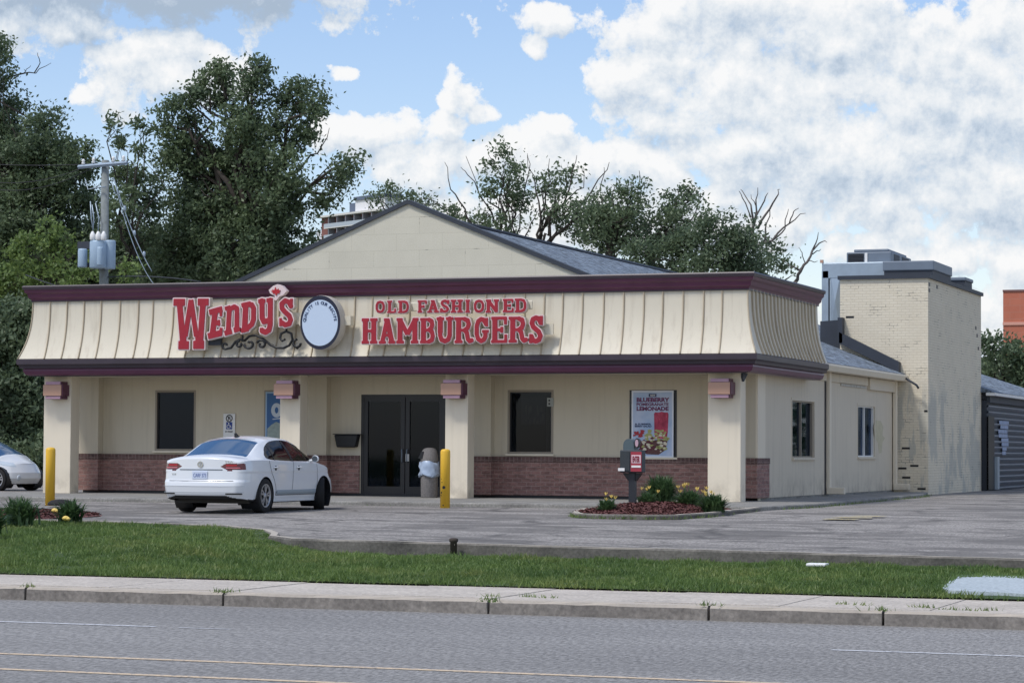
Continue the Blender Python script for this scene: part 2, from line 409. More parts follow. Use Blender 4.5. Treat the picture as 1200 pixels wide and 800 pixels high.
# kerb + sidewalk, with real joints
kb = MB(); sw = MB()
joints = sorted([atz(u, v, .15)[0] for u, v in ((28, 687), (264, 693), (572, 702), (831, 709), (1036, 714.5))])
J = [joints[0]-2.6*k for k in (14,12,10,8,6,5,4,3,2,1)] + joints + [joints[-1]+2.6*k for k in range(1, 14)]
for a, b in zip(J, J[1:]):
    a += .014; b -= .014; n = max(2, int((b-a)/.22))
    prof = []
    for i in range(n+1):
        x = a+(b-a)*i/n; e = random.uniform(-.010, .008); e2 = random.uniform(-.012, .0)
        prof.append([(x, 24.46+.01*random.random(), -.05), (x, 24.47+e*.4, .125+e2), (x, 24.50+e*.5, .148+e2*.4), (x, 24.66, .15), (x, 24.66, -.05)])
    kb.grid(np.array(prof), smooth=False)
    m = len(kb.v); kb.f += [tuple(range(m-5, m)), tuple(range(m-5*(n+1)+4, m-5*(n+1)-1, -1))]; kb.sm += [False, False]
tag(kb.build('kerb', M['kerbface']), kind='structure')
SJ = []
x = -40.
while x < 20: SJ.append(x); x += 1.52
off = joints[2] - min(SJ, key=lambda q: abs(q-joints[2])); SJ = [q+off for q in SJ]
for a, b in zip(SJ, SJ[1:]):
    dz = random.uniform(-.004, .004)
    sw.box(a+.006, b-.006, 24.664, 26.62+random.uniform(-.03,.03), .0, .152+dz)
tag(sw.build('sidewalk', M['sidewalk']), kind='structure')
jf = MB(); jf.box(-45, 25, 24.667, 26.6, -.01, .135); tag(jf.build('sidewalk_joint_fill', plain('joint_dirt', srgb(70,66,60), 1)), kind='structure')
# verge turf
xs = np.concatenate([np.arange(-70, -30, 2.), np.arange(-30, 0, .25), np.arange(0, 40, 2.)])
P = np.array([[(X, 26.6+(ybnd(X)-26.6)*k/28, zgrass(X, 26.6+(ybnd(X)-26.6)*k/28)+.012*math.sin(X*3.1+k)*math.sin(k*1.3)) for k in range(29)] for X in xs])
g = MB(); g.grid(P); tag(g.build('verge', M['turf']), kind='structure')
# lot sheet
ys = [0, .03, .08, .15, .25, .35, .5, .7, 1]
P = []
for X in xs:
    y0 = ybnd(X)+.14; row = []
    for t in np.linspace(0, 1, 24): Y = y0+(52-y0)*t; row.append((X, Y, zlot(X, Y)))
    for Y in (54, 70, 100, 150): row.append((X, Y, .46))
    P.append(row)
g = MB(); g.grid(np.array(P)); tag(g.build('parking_lot', M['lot']), kind='structure')
# lot kerb (follows the boundary)
def kerb_run(pts, w, ztop, zbot, name, mat, seg=.35, closed=False):
    mb = MB(); L = []
    P2 = [np.array(p, float) for p in pts]
    for a, b in zip(P2, P2[1:]):
        n = max(1, int(np.linalg.norm(b-a)/seg))
        for i in range(n): L.append(a+(b-a)*i/n)
    L.append(P2[-1]); rows = []
    for i, p in enumerate(L):
        d = L[min(i+1, len(L)-1)]-L[max(i-1, 0)]; d /= np.linalg.norm(d); nn = np.array([-d[1], d[0]])   # left of travel
        zt = ztop(p); zb = zbot(p); j = random.uniform(-.008, .008)
        q = lambda s, z: (p[0]+nn[0]*s, p[1]+nn[1]*s, z)
        rows.append([q(0+j, zb), q(.0+j, zt-.025), q(.02+j, zt+j*.4), q(w-.02, zt+j*.4), q(w, zt-.02), q(w, zb)])
    mb.grid(np.array(rows), smooth=False); n = len(mb.v); mb.f += [tuple(range(6))[::-1], tuple(range(n-6, n))]; mb.sm += [False]*2
    return tag(fixn(mb.build(name, mat)), kind='structure')
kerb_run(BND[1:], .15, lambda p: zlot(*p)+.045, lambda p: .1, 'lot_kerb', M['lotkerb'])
# walkway slab in front of and beside the restaurant
SL = .545
w = MB(); w.prism([(-34.2,51.0),(-16.6,51.0),(-16.6,57.3),(-34.2,57.3)], 'z', .3, SL)
w.prism([(-16.598,51.0),(-13.36,51.0),(-13.04,54.9),(-13.25,59.3),(-13.48,68.8),(-14.02,72.55),(-15.1,72.55),(-15.1,57.3),(-16.598,57.3)], 'z', .3, SL)
tag(bevel(w.build('walkway', M['walkway']), .03), kind='structure')
wl = MB(); wl.box(-60, -34.25, 50.6, 55.5, .3, .52); tag(bevel(wl.build('side_walkway', M['walkway']), .03), kind='structure')
# planting island
ISL = [(-15.2,51.0),(-15.9,48.4),(-15.74,46.1),(-15.4,45.3),(-14.9,44.9),(-13.9,44.94),(-13.4,45.4),(-13.3,46.9),(-13.36,51.0)]
ISL = [(-16.6,51.0),(-16.45,48.4),(-15.9,46.3),(-15.45,45.3),(-14.9,44.92),(-13.95,44.94),(-13.45,45.35),(-13.28,46.9),(-13.36,50.99)]
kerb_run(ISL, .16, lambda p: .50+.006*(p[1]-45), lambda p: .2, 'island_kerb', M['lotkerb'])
def mound(name, pts_c, rx, ry, h, z0, kind='structure', nx=34):
    rows = []
    for i in range(nx+1):
        r = i/nx; row = []
        for k in range(49):
            t = 2*math.pi*k/48; rr = r*(1+.05*math.sin(3*t+1)+.03*math.sin(7*t))
            X = pts_c[0]+rx*rr*math.cos(t); Y = pts_c[1]+ry*rr*math.sin(t)
            row.append((X, Y, z0+h*(1-r**2.2)+random.uniform(-.016,.016)*(1 if i else 0)))
        rows.append(row)
    mb = MB(); mb.grid(np.array(rows))
    for i in range(int(rx*ry*900)):
        t = random.uniform(0, 2*math.pi); r = math.sqrt(random.random())*.99; X = pts_c[0]+rx*r*math.cos(t); Y = pts_c[1]+ry*r*math.sin(t); Z = z0+h*(1-r**2.2)+.012
        a = random.uniform(0, 3.14); l = random.uniform(.02, .06); w_ = random.uniform(.006, .016); dz = random.uniform(-.5, .5)*l; c, s = math.cos(a), math.sin(a)
        mb.add([(X-c*l-s*w_, Y-s*l+c*w_, Z-dz), (X+c*l-s*w_, Y+s*l+c*w_, Z+dz), (X+c*l+s*w_, Y+s*l-c*w_, Z+dz+.01), (X-c*l+s*w_, Y-s*l-c*w_, Z-dz+.01)], [(0,1,2,3)])
    return tag(mb.build(name, M['mulch']), kind=kind)
mound('mulch_bed', (-14.85, 48.45), 1.36, 3.15, .17, .47)
bed = atz(40, 607, .42); print('bed', bed)
mound('mulch_bed', (-25.3, 41.0), 1.55, 2.5, .12, .40)

# ================================================================== RESTAURANT
B0 = (-24.03, 57.1, .46)
RB = empty('restaurant_building', B0, 'cream single storey restaurant with ribbed mansard canopy, burgundy fascia and a low front gable', 'restaurant')
def bp(mb, name, mat, parent=RB, label=None, bev=0):
    o = mb.build(name, mat, parent)
    if bev: bevel(o, bev)
    if label: o['label'] = label
    return o
XL, XR = -32.93, -15.01
YW = 57.1
# openings on the front wall: (x0,x1,z0,z1)
WIN = {'A': (-30.85,-29.69,1.62,3.16), 'B': (-27.77,-26.62,1.62,3.15), 'C': (-21.25,-20.08,1.60,3.14), 'D': (-18.16,-16.99,1.54,3.13)}
DOOR = (-25.12,-22.86,.56,3.04)
def wall_x(mb, y0, y1, x0, x1, z0, z1, holes):
    """wall in the XZ plane with rectangular holes, tiled by boxes"""
    xs = sorted({x0, x1, *[h[0] for h in holes], *[h[1] for h in holes]})
    for a, b in zip(xs, xs[1:]):
        hs = sorted([h for h in holes if h[0] <= a and h[1] >= b], key=lambda h: h[2]); z = z0
        for h in hs:
            if h[2] > z: mb.box(a, b, y0, y1, z, h[2])
            z = h[3]
        if z1 > z: mb.box(a, b, y0, y1, z, z1)
    return mb
hl = list(WIN.values()) + [DOOR]
w = MB(); wall_x(w, YW, YW+.22, XL, XR, .5, 3.9, hl); bp(w, 'front_wall', M['stucco_front'])
# brick wainscot, proud of the wall
w = MB(); c = MB()
for a, b in ((-32.349,-26.471),(-25.939,-25.14),(-22.84,-22.171),(-21.589,-15.491)):
    w.box(a, b, YW-.05, YW-.002, .61, 1.40); c.box(a, b, YW-.062, YW-.002, 1.402, 1.535)
PIL = [(-32.93,-32.35),(-26.47,-25.94),(-22.17,-21.59),(-15.49,-15.01)]
p_ = MB()
for a, b in PIL:
    e_ = .03 if b < XR-.1 else -.004; w.box(a-.03 if a > XL+.1 else a, b+e_, YW-.30, YW-.052, .61, 1.40); c.box(a-.04, b+(.04 if b < XR-.1 else -.004), YW-.312, YW-.064, 1.402, 1.535)
    p_.box(a, b, YW-.26, YW-.002, 1.537, 3.48)
w.box(XR-.002+.0, XR+.05, YW-.3, YW+.85, .61, 1.40); c.box(XR-.002, XR+.062, YW-.312, YW+.862, 1.402, 1.535)
bp(w, 'brick_base', M['brick']); bp(c, 'brick_cap', M['brick_cap']); bp(p_, 'pilaster', M['stucco_front'])
k = MB(); k.box(XL+.02, XR-.02, YW-.02, YW-.004, .5, .61); bp(k, 'base_gap', M['black'])
# side wall pieces
q = MB(); q.box(XR+.002, XR+.055, YW-.26, YW+.45, 1.537, 3.48); bp(q, 'corner_pilaster', M['pillar'])
SW_ = {'E': (60.32,62.64,1.545,2.95), 'F': (67.70,69.90,1.56,2.955)}
def wall_y(mb, x0, x1, y0, y1, z0, z1, holes):
    ys = sorted({y0, y1, *[h[0] for h in holes], *[h[1] for h in holes]})
    for a, b in zip(ys, ys[1:]):
        hs = sorted([h for h in holes if h[0] <= a and h[1] >= b], key=lambda h: h[2]); z = z0
        for h in hs:
            if h[2] > z: mb.box(x0, x1, a, b, z, h[2])
            z = h[3]
        if z1 > z: mb.box(x0, x1, a, b, z, z1)
    return mb
w = MB(); wall_y(w, XR-.22, XR, YW+.222, 84, .6, 3.80, list(SW_.values())); bp(w, 'side_wall', M['stucco'])
w = MB(); w.box(XR-.2, XR-.012, YW+.222, 84, .46, .598); bp(w, 'wall_footing', M['walkway'])
w = MB(); w.box(XL, XL+.22, YW+.222, 84, .46, 3.8); w.box(XL+.222, XR-.222, 83.78, 84, .46, 3.8); bp(w, 'back_wall', M['stucco'])
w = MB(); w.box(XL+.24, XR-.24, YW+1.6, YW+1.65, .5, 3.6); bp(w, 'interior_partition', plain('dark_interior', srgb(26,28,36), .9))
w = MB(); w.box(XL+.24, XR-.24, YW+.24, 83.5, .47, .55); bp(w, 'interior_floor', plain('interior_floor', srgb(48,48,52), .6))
w = MB()
for xx in (-30.5, -30.15, -29.2, -27.2, -24.6, -23.6, -20.8, -17.6): w.box(xx, xx+.07, YW+1.5, YW+1.598, .56, 2.9)
w.box(-30.5, -29.13, YW+1.5, YW+1.598, 2.9, 2.97); bp(w, 'interior_frame', plain('interior_trim', srgb(120,116,112), .7))
w = MB(); w.lathe([(.001,0),(.16,.01),(.17,.05),(.10,.07),(.001,.08)], (-29.72, YW+.75, 2.86), 20); bp(w, 'ceiling_lamp', plain('lamp_glow', srgb(250,240,220), .5, emit=1.2))
w = MB(); w.box(XL+.24, XR-.24, YW+.24, YW+1.59, 3.3, 3.35); bp(w, 'interior_ceiling', M['soffit'])
# windows
def window_front(key, frame_c='frame_tan', mull=False):
    x0, x1, z0, z1 = WIN[key]
    f = MB(); y = YW+.05; t = .05
    f.box(x0, x0+t, y-.06, y+.06, z0, z1); f.box(x1-t, x1, y-.06, y+.06, z0, z1); f.box(x0+t, x1-t, y-.06, y+.06, z0, z0+t); f.box(x0+t, x1-t, y-.06, y+.06, z1-t, z1)
    fr = bp(f, 'window', M[frame_c]); 
    s = MB(); s.box(x0-.03, x1+.03, YW-.07, YW+.0, z0-.045, z0); s.build('sill', M['pillar'], fr)
    g = MB(); g.box(x0+t, x1-t, y+.01, y+.02, z0+t, z1-t); g.build('pane', M['glass'], fr)
    d = MB(); i = .05
    d.box(x0+t, x0+t+.03, y-.02, y+.008, z0+t, z1-t); d.box(x1-t-.03, x1-t, y-.02, y+.008, z0+t, z1-t); d.box(x0+t+.03, x1-t-.03, y-.02, y+.008, z1-t-.03, z1-t)
    d.build('inner_frame', M['doorframe'], fr)
    return fr
for k_ in 'ABCD': window_front(k_, 'doorframe' if k_ == 'D' else 'frame_tan')
def window_side(key):
    y0, y1, z0, z1 = SW_[key]; x = XR-.09; t = .035
    f = MB(); f.box(x-.05, x+.05, y0, y0+t, z0, z1); f.box(x-.05, x+.05, y1-t, y1, z0, z1); f.box(x-.05, x+.05, y0+t, y1-t, z0, z0+t); f.box(x-.05, x+.05, y0+t, y1-t, z1-t, z1)
    f.box(x-.04, x+.04, (y0+y1)/2-.03, (y0+y1)/2+.03, z0+t, z1-t)
    fr = bp(f, 'window', M['white' if key == 'F' else 'frame_tan'])
    g = MB(); g.box(x-.02, x-.01, y0+t, y1-t, z0+t, z1-t); g.build('pane', M['glass'], fr)
    r = MB(); r.box(XR-.002, XR+.012, y0-.07, y0-.002, z0-.07, z1+.07); r.box(XR-.002, XR+.012, y1+.002, y1+.07, z0-.07, z1+.07); r.box(XR-.002, XR+.012, y0, y1, z1+.002, z1+.07); r.box(XR-.002, XR+.05, y0, y1, z0-.06, z0-.002)
    r.build('casing', M['stucco'], fr)
for k_ in 'EF': window_side(k_)
# entrance doors
x0, x1, z0, z1 = DOOR; xm = x0+.52*(x1-x0)
d = MB(); t = .07; y = YW+.06
d.box(x0, x0+t, y-.05, y+.05, z0, z1); d.box(x1-t, x1, y-.05, y+.05, z0, z1); d.box(x0+t, x1-t, y-.05, y+.05, z1-t, z1)
DF = bp(d, 'door_frame', M['doorframe'])
for a, b in ((x0+t, xm-.01), (xm+.01, x1-t)):
    f = MB(); s = .11
    f.box(a, a+s, y-.04, y+.03, z0, z1-t); f.box(b-s, b, y-.04, y+.03, z0, z1-t); f.box(a+s, b-s, y-.04, y+.03, z0, z0+.22); f.box(a+s, b-s, y-.04, y+.03, z1-t-.10, z1-t)
    dr = bp(f, 'door', M['doorframe'])
    g = MB(); g.box(a+s, b-s, y-.01, y, z0+.22, z1-t-.10); g.build('pane', M['glass'], dr)
    hx = b-.05 if a < xm-.5 else a+.06
    h = MB(); h.tube([(hx, y-.05, 1.38), (hx, y-.10, 1.40), (hx, y-.10, 1.68), (hx, y-.05, 1.70)], .014, 8); h.build('handle', M['acbody'], dr)
hp = MB(); hp.box(x0+1.10+.1, x0+1.19+.1, y-.055, y-.045, 1.40, 1.58); bp(hp, 'push_plate', M['white'])
# pillars with lamps
PX = [(-33.15,-32.37),(-26.57,-26.03),(-22.24,-21.66),(-15.78,-15.00)]
for i, (a, b) in enumerate(PX):
    q = MB(); q.box(a, b, 55.5, 55.93, SL-.01, 3.50); bp(q, 'pillar', M['pillar'], bev=.015)
LX = [at(61, 457, 55.2)[0]+.05, at(333, 457, 55.2)[0]+.02, at(529, 457, 55.2)[0]+.02, at(843, 456, 55.2)[0]+.02]
for i, lx in enumerate(LX):
    q = MB(); q.box(lx-.27, lx+.27, 55.17, 55.498, 2.98, 3.26); q.box(lx-.22, lx+.22, 55.2, 55.497, 3.262, 3.34); q.box(lx-.22, lx+.22, 55.2, 55.497, 2.90, 2.978)
    L = bp(q, 'wall_lamp', M['burgundy'])
    f = MB(); f.box(lx-.27, lx+.24, 55.14, 55.168, 2.985, 3.255); f.build('lens', M['lens'], L)
    f = MB(); f.box(lx-.22, lx+.20, 55.17, 55.198, 3.265, 3.335); f.box(lx-.22, lx+.20, 55.17, 55.198, 2.905, 2.975); f.build('trim', M['pinkmetal'], L)
# canopy: soffit, lower fascia, mansard skin with standing seams, upper fascia
YE = 61.8
FX0, FX1, FY = -33.51, -14.43, 54.75
s = MB(); s.prism([(FX0+.25, FY+.25),(FX1-.25, FY+.25),(FX1-.25, YE-.02),(XR+.004, YE-.02),(XR+.004, YW-.002),(FX0+.25, YW-.002)], 'z', 3.481, 3.50); bp(s, 'soffit', M['soffit'])
def ring(mb, prof, closed=False):
    """prof: list of (inset, z) swept along the canopy: left side, front, right side"""
    rows = []
    for ins, z in prof:
        rows.append([(FX0+ins, YE, z), (FX0+ins, FY+ins, z), (FX1-ins, FY+ins, z), (FX1-ins, YE, z)])
    mb.grid(np.array(rows), smooth=False)
    # end caps
    n = len(prof); o = len(mb.v)-4*n
    mb.f += [tuple(o+4*i for i in range(n)), tuple(o+4*i+3 for i in range(n))[::-1]]; mb.sm += [False]*2
    return mb
u = MB(); ring(u, [(.02,3.885),(0,3.87),(0,3.76),(.05,3.72),(.06,3.66),(.10,3.655),(.40,3.66),(.40,3.90),(.02,3.885)]); fixn(bp(u, 'gutter_band', M['darkfascia']))
u = MB(); ring(u, [(.13,3.652),(.12,3.60),(.16,3.51),(.22,3.485),(.22,3.478),(.40,3.478),(.40,3.652),(.13,3.652)]); fixn(bp(u, 'lower_fascia', M['burgundy']))
u = MB()
u.box(FX0+.3, FX1-.3, FY+.24, FY+.36, 3.462, 3.477)
bp(u, 'soffit_vent', M['black'])
def mans(t):        # t 0 bottom..1 top -> (inset, z): concave flare at the foot
    return (.03 + .27*(1-(1-t)**2.6)*.98, 3.895 + (5.40-3.895)*t)
skin = [mans(k/14) for k in range(15)]
u = MB(); rows = [[(FX0+i_, YE, z), (FX0+i_, FY+i_, z), (FX1-i_, FY+i_, z), (FX1-i_, YE, z)] for i_, z in skin]
for a in range(3):
    u.grid(np.array([[r[a], r[a+1]] for r in rows]), smooth=True)
fixn(bp(u, 'mansard_skin', M['mansard']))
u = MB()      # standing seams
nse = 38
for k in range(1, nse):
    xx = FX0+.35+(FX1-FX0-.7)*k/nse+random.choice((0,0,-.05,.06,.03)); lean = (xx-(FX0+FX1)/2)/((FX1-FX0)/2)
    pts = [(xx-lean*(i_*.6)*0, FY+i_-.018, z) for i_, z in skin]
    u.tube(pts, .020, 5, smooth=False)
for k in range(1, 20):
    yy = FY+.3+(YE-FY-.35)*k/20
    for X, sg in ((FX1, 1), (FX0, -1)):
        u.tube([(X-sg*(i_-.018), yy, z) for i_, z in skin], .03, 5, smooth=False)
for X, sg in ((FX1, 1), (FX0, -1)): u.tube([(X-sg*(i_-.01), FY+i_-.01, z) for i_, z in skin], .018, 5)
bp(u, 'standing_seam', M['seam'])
u = MB(); ring(u, [(.26,5.36),(.24,5.40),(.20,5.43),(.18,5.52),(.13,5.56),(.12,5.62),(.12,5.63),(.5,5.63),(.5,5.36),(.26,5.36)]); fixn(bp(u, 'upper_fascia', M['burgundy']))
u = MB(); ring(u, [(.09,5.632),(.08,5.70),(.10,5.73),(.6,5.73),(.6,5.632),(.09,5.632)]); fixn(bp(u, 'roof_coping', M['darkfascia']))
u = MB(); ring(u, [(.255,5.33),(.255,5.358),(.35,5.358),(.35,5.33),(.255,5.33)]); fixn(bp(u, 'drip_edge', M['darkfascia']))
u = MB(); u.box(FX0+.5, FX1-.5, FY+.5, 57.39, 5.45, 5.5); bp(u, 'flat_roof', M['slate'])
# back closure of the canopy above the side wall
u = MB(); u.box(FX1-.9, FX1-.41, YE-.06, YE-.01, 3.5, 5.6); bp(u, 'canopy_end_wall', M['slate'])
# gable wall + rake board
GX, GZ, YG = -24.03, 7.80, 57.4
pit = .408; hw = 9.25
g = MB(); g.prism([(GX-hw, GZ-pit*hw), (GX-hw, 3.91), (GX+hw, 3.91), (GX+hw, GZ-pit*hw), (GX, GZ)], 'y', YG, YG+.25); bp(g, 'gable_wall', M['gable'])
for sg in (-1, 1):
    g = MB(); hw2 = hw+.08
    g.prism([(GX, GZ-.04), (GX, GZ+.07), (GX+sg*hw2, GZ+.07-pit*hw2), (GX+sg*hw2, GZ-.04-pit*hw2)], 'y', YG-.06, YG+.32); fixn(bp(g, 'rake_board', M['slate']))
    # slope
    e = GX+sg*9.36; zr, ze = 7.58, 3.95
    g = MB(); g.prism([(GX, zr), (GX, zr-.12), (e, ze-.12), (e, ze)], 'y', YG+.255, 84.3); fixn(bp(g, 'roof_slope', M['shingle']))
g = MB(); g.tube([(GX, YG+.3, 7.60), (GX, 84.3, 7.60)], .06, 6); bp(g, 'ridge_cap', M['slate'])
g = MB(); g.prism([(XL, 3.8), (XR, 3.8), (GX, 7.2)], 'y', 83.9, 84.0); bp(g, 'rear_gable', M['gable'])
# side gutter, frieze and downspouts
g = MB(); g.prism([(XR+.08, 3.93), (XR+.40, 3.93), (XR+.42, 3.88), (XR+.36, 3.75), (XR+.10, 3.75)], 'y', YE+.02, 72.58); fixn(bp(g, 'gutter', M['pillar']))
g = MB(); g.box(XR+.002, XR+.05, YE+.02, 68.8, 3.52, 3.74); g.box(XR+.002, XR+.09, 68.9, 72.5, 3.42, 3.74); bp(g, 'frieze_board', M['stucco'])
g = MB(); g.box(XR+.002, XR+.03, 65.6, 68.7, 3.44, 3.50); bp(g, 'peeling_trim', stained('peeling_paint', srgb(190,186,176), srgb(90,86,80), 1.0))
for yy, dr in ((63.95, 1), (72.35, 1)):
    g = MB(); g.box(XR+.02, XR+.13, yy-.09, yy+.09, .75, 3.86); g.prism([(yy-.09, .78), (yy+.09, .78), (yy+.09, .60), (yy-.09, .60)], 'x', XR+.03, XR+.5); bp(g, 'downspout', M['pillar'], bev=.02)
g = MB(); g.box(XR+.001, XR+.02, 63.78, 63.84, .6, 3.7); bp(g, 'expansion_joint', M['slate'])
g = MB(); pts_ = [atx(u, v, XR) for u, v in ((1026,492),(1032,493),(1035,500),(1034,510),(1037,513),(1034,518),(1033,530),(1030,531),(1029,519),(1025,512),(1024,500))]
g.prism([(p[1], p[2]) for p in pts_], 'x', XR+.001, XR+.004); fixn(bp(g, 'repair_patch', plain('patch_paint', srgb(196,188,160), .9, var=.1)))
# painted brick service block
TX0, TX1, TY0, TY1, TZ = -16.62, -14.02, 72.6, 81.5, 6.74
t = MB(); t.box(TX0, TX1, TY0, TY1, .40, TZ); bp(t, 'brick_block', M['tower'])
t = MB(); t.box(TX0-.06, TX1+.07, TY0-.07, TY1+.07, TZ, TZ+.11); bp(t, 'block_coping', M['slate'])
# weep holes / missing bricks
t = MB()
for u_, v_ in ((1061.5,525), (1071.5,545.5), (1057.5,548.5), (1062,559.3), (1080,572.5), (996,371.5)):
    q_ = at(u_, v_, TY0); t.box(q_[0]-.12, q_[0]+.12, TY0-.004, TY0+.02, q_[2]-.03, q_[2]+.03)
q_ = at(1085, 481.5, TY0); t.box(q_[0]-.05, q_[0]+.05, TY0-.004, TY0+.02, q_[2]-.03, q_[2]+.03)
for u_, v_ in ((1084.5, 333), (1087, 340), (1097,327), (1098,336), (1143.5,384), (1145,393), (1146.5, 408)):
    q_ = atx(max(u_, 1089), v_, TX1); t.box(TX1-.02, TX1+.004, q_[1]-.12, q_[1]+.12, q_[2]-.06, q_[2]+.05)
bp(t, 'missing_brick', M['black'])
# dark flashing where the roof meets the block
def slant(mb, p0, p1, w, y0, y1):
    (xa, za), (xb, zb) = p0, p1
    return mb.prism([(xa, za), (xb, zb), (xb, zb+w), (xa, za+w)], 'y', y0, y1)
t = MB(); a = at(984, 402, 72.4); b = at(1054, 437, 72.4); slant(t, (a[0], a[2]), (b[0], b[2]), .32, 72.3, 72.59); t.box(a[0]-.04, a[0]+.10, 72.3, 72.59, a[2], a[2]+.75); fixn(bp(t, 'flashing', M['slate']))
t = MB(); a2 = at(963, 370, 72.9); t.prism([(a2[0], 3.9), (TX0-.002, 3.9), (TX0-.002, a[2]+.70), (a2[0], a[2]+.66)], 'y', 72.7, 76); fixn(bp(t, 'roof_cricket', M['slate']))
t = MB(); a = at(1053, 438, 72.3); b = at(1074, 451, 72.3); c_ = at(1076.5, 455, 72.3); t.tube([(a[0], 72.3, a[2]), (b[0], 72.3, b[2]), (c_[0], 72.3, c_[2])], .035, 6); bp(t, 'overflow_pipe', M['slate'])
# conduit on the walkway wall corner pillar bracket
t = MB(); t.prism([(55.5, 3.47), (55.95, 3.47), (55.6, 3.28), (55.5, 3.36)], 'x', -15.0+.005, -14.95); fixn(bp(t, 'bracket', M['slate']))

# ---- rooftop equipment (stands on the roof: things of their own)
def px_box(mb, u0, u1, v0, v1, Y0, Y1):
    a = at(u0, v1, Y0); b = at(u1, v0, Y0); return mb.box(a[0], b[0], Y0, Y1, a[2], b[2])
o = at(1010, 320, 74.2)
ac = empty('air_conditioner', (o[0], 74.2, 7.2), 'grey rooftop air conditioner with a dark grille on top of the painted brick block', 'air conditioner')
a = at(992, 314, 74.2); b = at(1025, 295, 74.2)
q = MB(); q.box(a[0], b[0]+.5, 74.2, 77.2, 6.86, b[2]); bevel(q.build('housing', M['acbody'], ac), .03)
q = MB(); q.box(a[0]+.2, b[0]+.4, 74.3, 77.0, b[2]+.002, b[2]+.09); bevel(q.build('top_cover', M['acbody'], ac), .03)
q = MB(); q.box(a[0]+.05, a[0]+.52, 74.18, 74.198, a[2]+.05, b[2]-.05); g_ = q.build('grille', M['black'], ac)
q = MB()
for k in range(8): q.box(a[0]+.06, a[0]+.51, 74.165, 74.178, a[2]+.07+k*.045, a[2]+.085+k*.045)
q.build('slats', M['slate'], g_)
q = MB(); q.box(a[0]+.56, a[0]+.64, 74.17, 74.198, a[2]+.04, b[2]-.03); q.build('panel', M['white'], ac)
q = MB(); q.box(b[0]+.502, b[0]+.51, 74.6, 75.4, 7.15, b[2]-.05); q.box(b[0]+.502, b[0]+.51, 75.8, 76.8, 7.15, b[2]-.05); q.build('side_panel', M['slate'], ac)
dk = empty('roof_duct', (at(975, 390, 74)[0], 74, 5.2), 'pale metal duct rising beside the painted brick block and bending over its top', 'duct')
q = MB(); a = at(963, 308, 74); b = at(985, 395, 74); c_ = at(1042, 321, 74)
q.box(a[0], a[0]+.20, 74, 75.2, b[2], a[2]-.25); q.build('outer_frame', M['galv'], dk)
q = MB(); q.box(a[0]+.24, b[0]+.02, 74.03, 75.1, b[2]+.15, a[2]-.26)
du = q.build('riser', plain('duct_face', srgb(188,202,212), .3, .2), dk)
q = MB(); cx_ = (a[0]+.24+b[0]+.02)/2; zc_ = (b[2]+a[2])/2-.06
q.add([(a[0]+.26,74.025,b[2]+.2),(b[0],74.025,b[2]+.2),(b[0],74.025,a[2]-.3),(a[0]+.26,74.025,a[2]-.3),(cx_,73.94,zc_)], [(0,1,4),(1,2,4),(2,3,4),(3,0,4)]); q.build('cross_broken_panel', M['galv'], du)
q = MB(); q.box(a[0], c_[0], 74, 75.2, 6.87, a[2]); bevel(q.build('elbow', M['galv'], dk), .03)
q = MB(); q.box(a[0]-.05, a[0]+.04, 73.98, 74.08, a[2], a[2]+.09); q.build('corner_cap', M['lens'], dk)
q = MB(); q.tube([(a[0], 73.9, b[2]-.05), (b[0], 73.9, b[2]-.03)], .05, 6); q.tube([(a[0]+.1, 73.9, b[2]-.25), (b[0]-.1, 73.9, b[2]-.22), (b[0]+.05, 73.9, b[2]-.2)], .06, 6); q.box(b[0]-.3, b[0]-.2, 73.85, 74.0, b[2]-.5, b[2]-.1); q.build('pipes', M['white'], dk)
ex = empty('exhaust_hood', (-14.8, 75.5, 6.85), 'flat grey rooftop fan curb at the front corner of the painted brick block', 'roof vent')
a = at(1040, 307, 73.6); b = at(1093, 319, 73.6)
q = MB(); q.box(a[0]-.1, b[0], 73.6, 76.5, 6.852, a[2]-.27); q.build('curb', M['slate'], ex)
q = MB(); q.box(a[0]-.14, b[0]+.04, 73.56, 76.54, a[2]-.268, a[2]+.02); bevel(q.build('lid', M['acbody'], ex), .03)
ex = empty('exhaust_hood', (-13.9, 80, 6.85), 'small grey rooftop vent box near the back edge of the painted brick block', 'roof vent')
q = MB(); q.box(-15.1, -14.15, 79.3, 80.6, 6.852, 7.1); q.build('curb', M['slate'], ex)
q = MB(); q.box(-15.14, -14.11, 79.26, 80.64, 7.102, 7.22); bevel(q.build('lid', M['acbody'], ex), .03)

# ================================================================== GARAGE BEHIND
gx = -13.85
GA = empty('garage', (gx-4, 84, .46), 'dark metal sided shed with a shingled hip roof behind the painted brick block', 'shed')
mcor = plain('corrugated_siding', srgb(132,140,152), .4, .2, .5, .15, 3)
w = MB(); k = 0; z = .47; prof = []
while z < 3.30: prof += [(gx-.02, z), (gx+.05, z+.05), (gx+.05, z+.09), (gx-.02, z+.10)]; z += .19
w2 = MB(); w2.grid(np.array([[(x_, 81.6, z_) for x_, z_ in prof], [(x_, 98, z_) for x_, z_ in prof]]), smooth=False); w2.build('siding', mcor, GA)
w = MB(); w.box(gx-9, gx-.01, 81.6, 98, .46, 3.35); w.build('wall', M['slate'], GA)
w = MB(); w.box(gx-.005, gx+.10, 81.6, 98.2, 3.31, 3.52); w.build('trim_board', M['slate'], GA)
w = MB(); w.box(gx-.0, gx+.30, 81.4, 98.4, 3.53, 3.62); w.build('gutter', M['white'], GA)
w = MB(); R0 = (gx+.3, 3.63); 
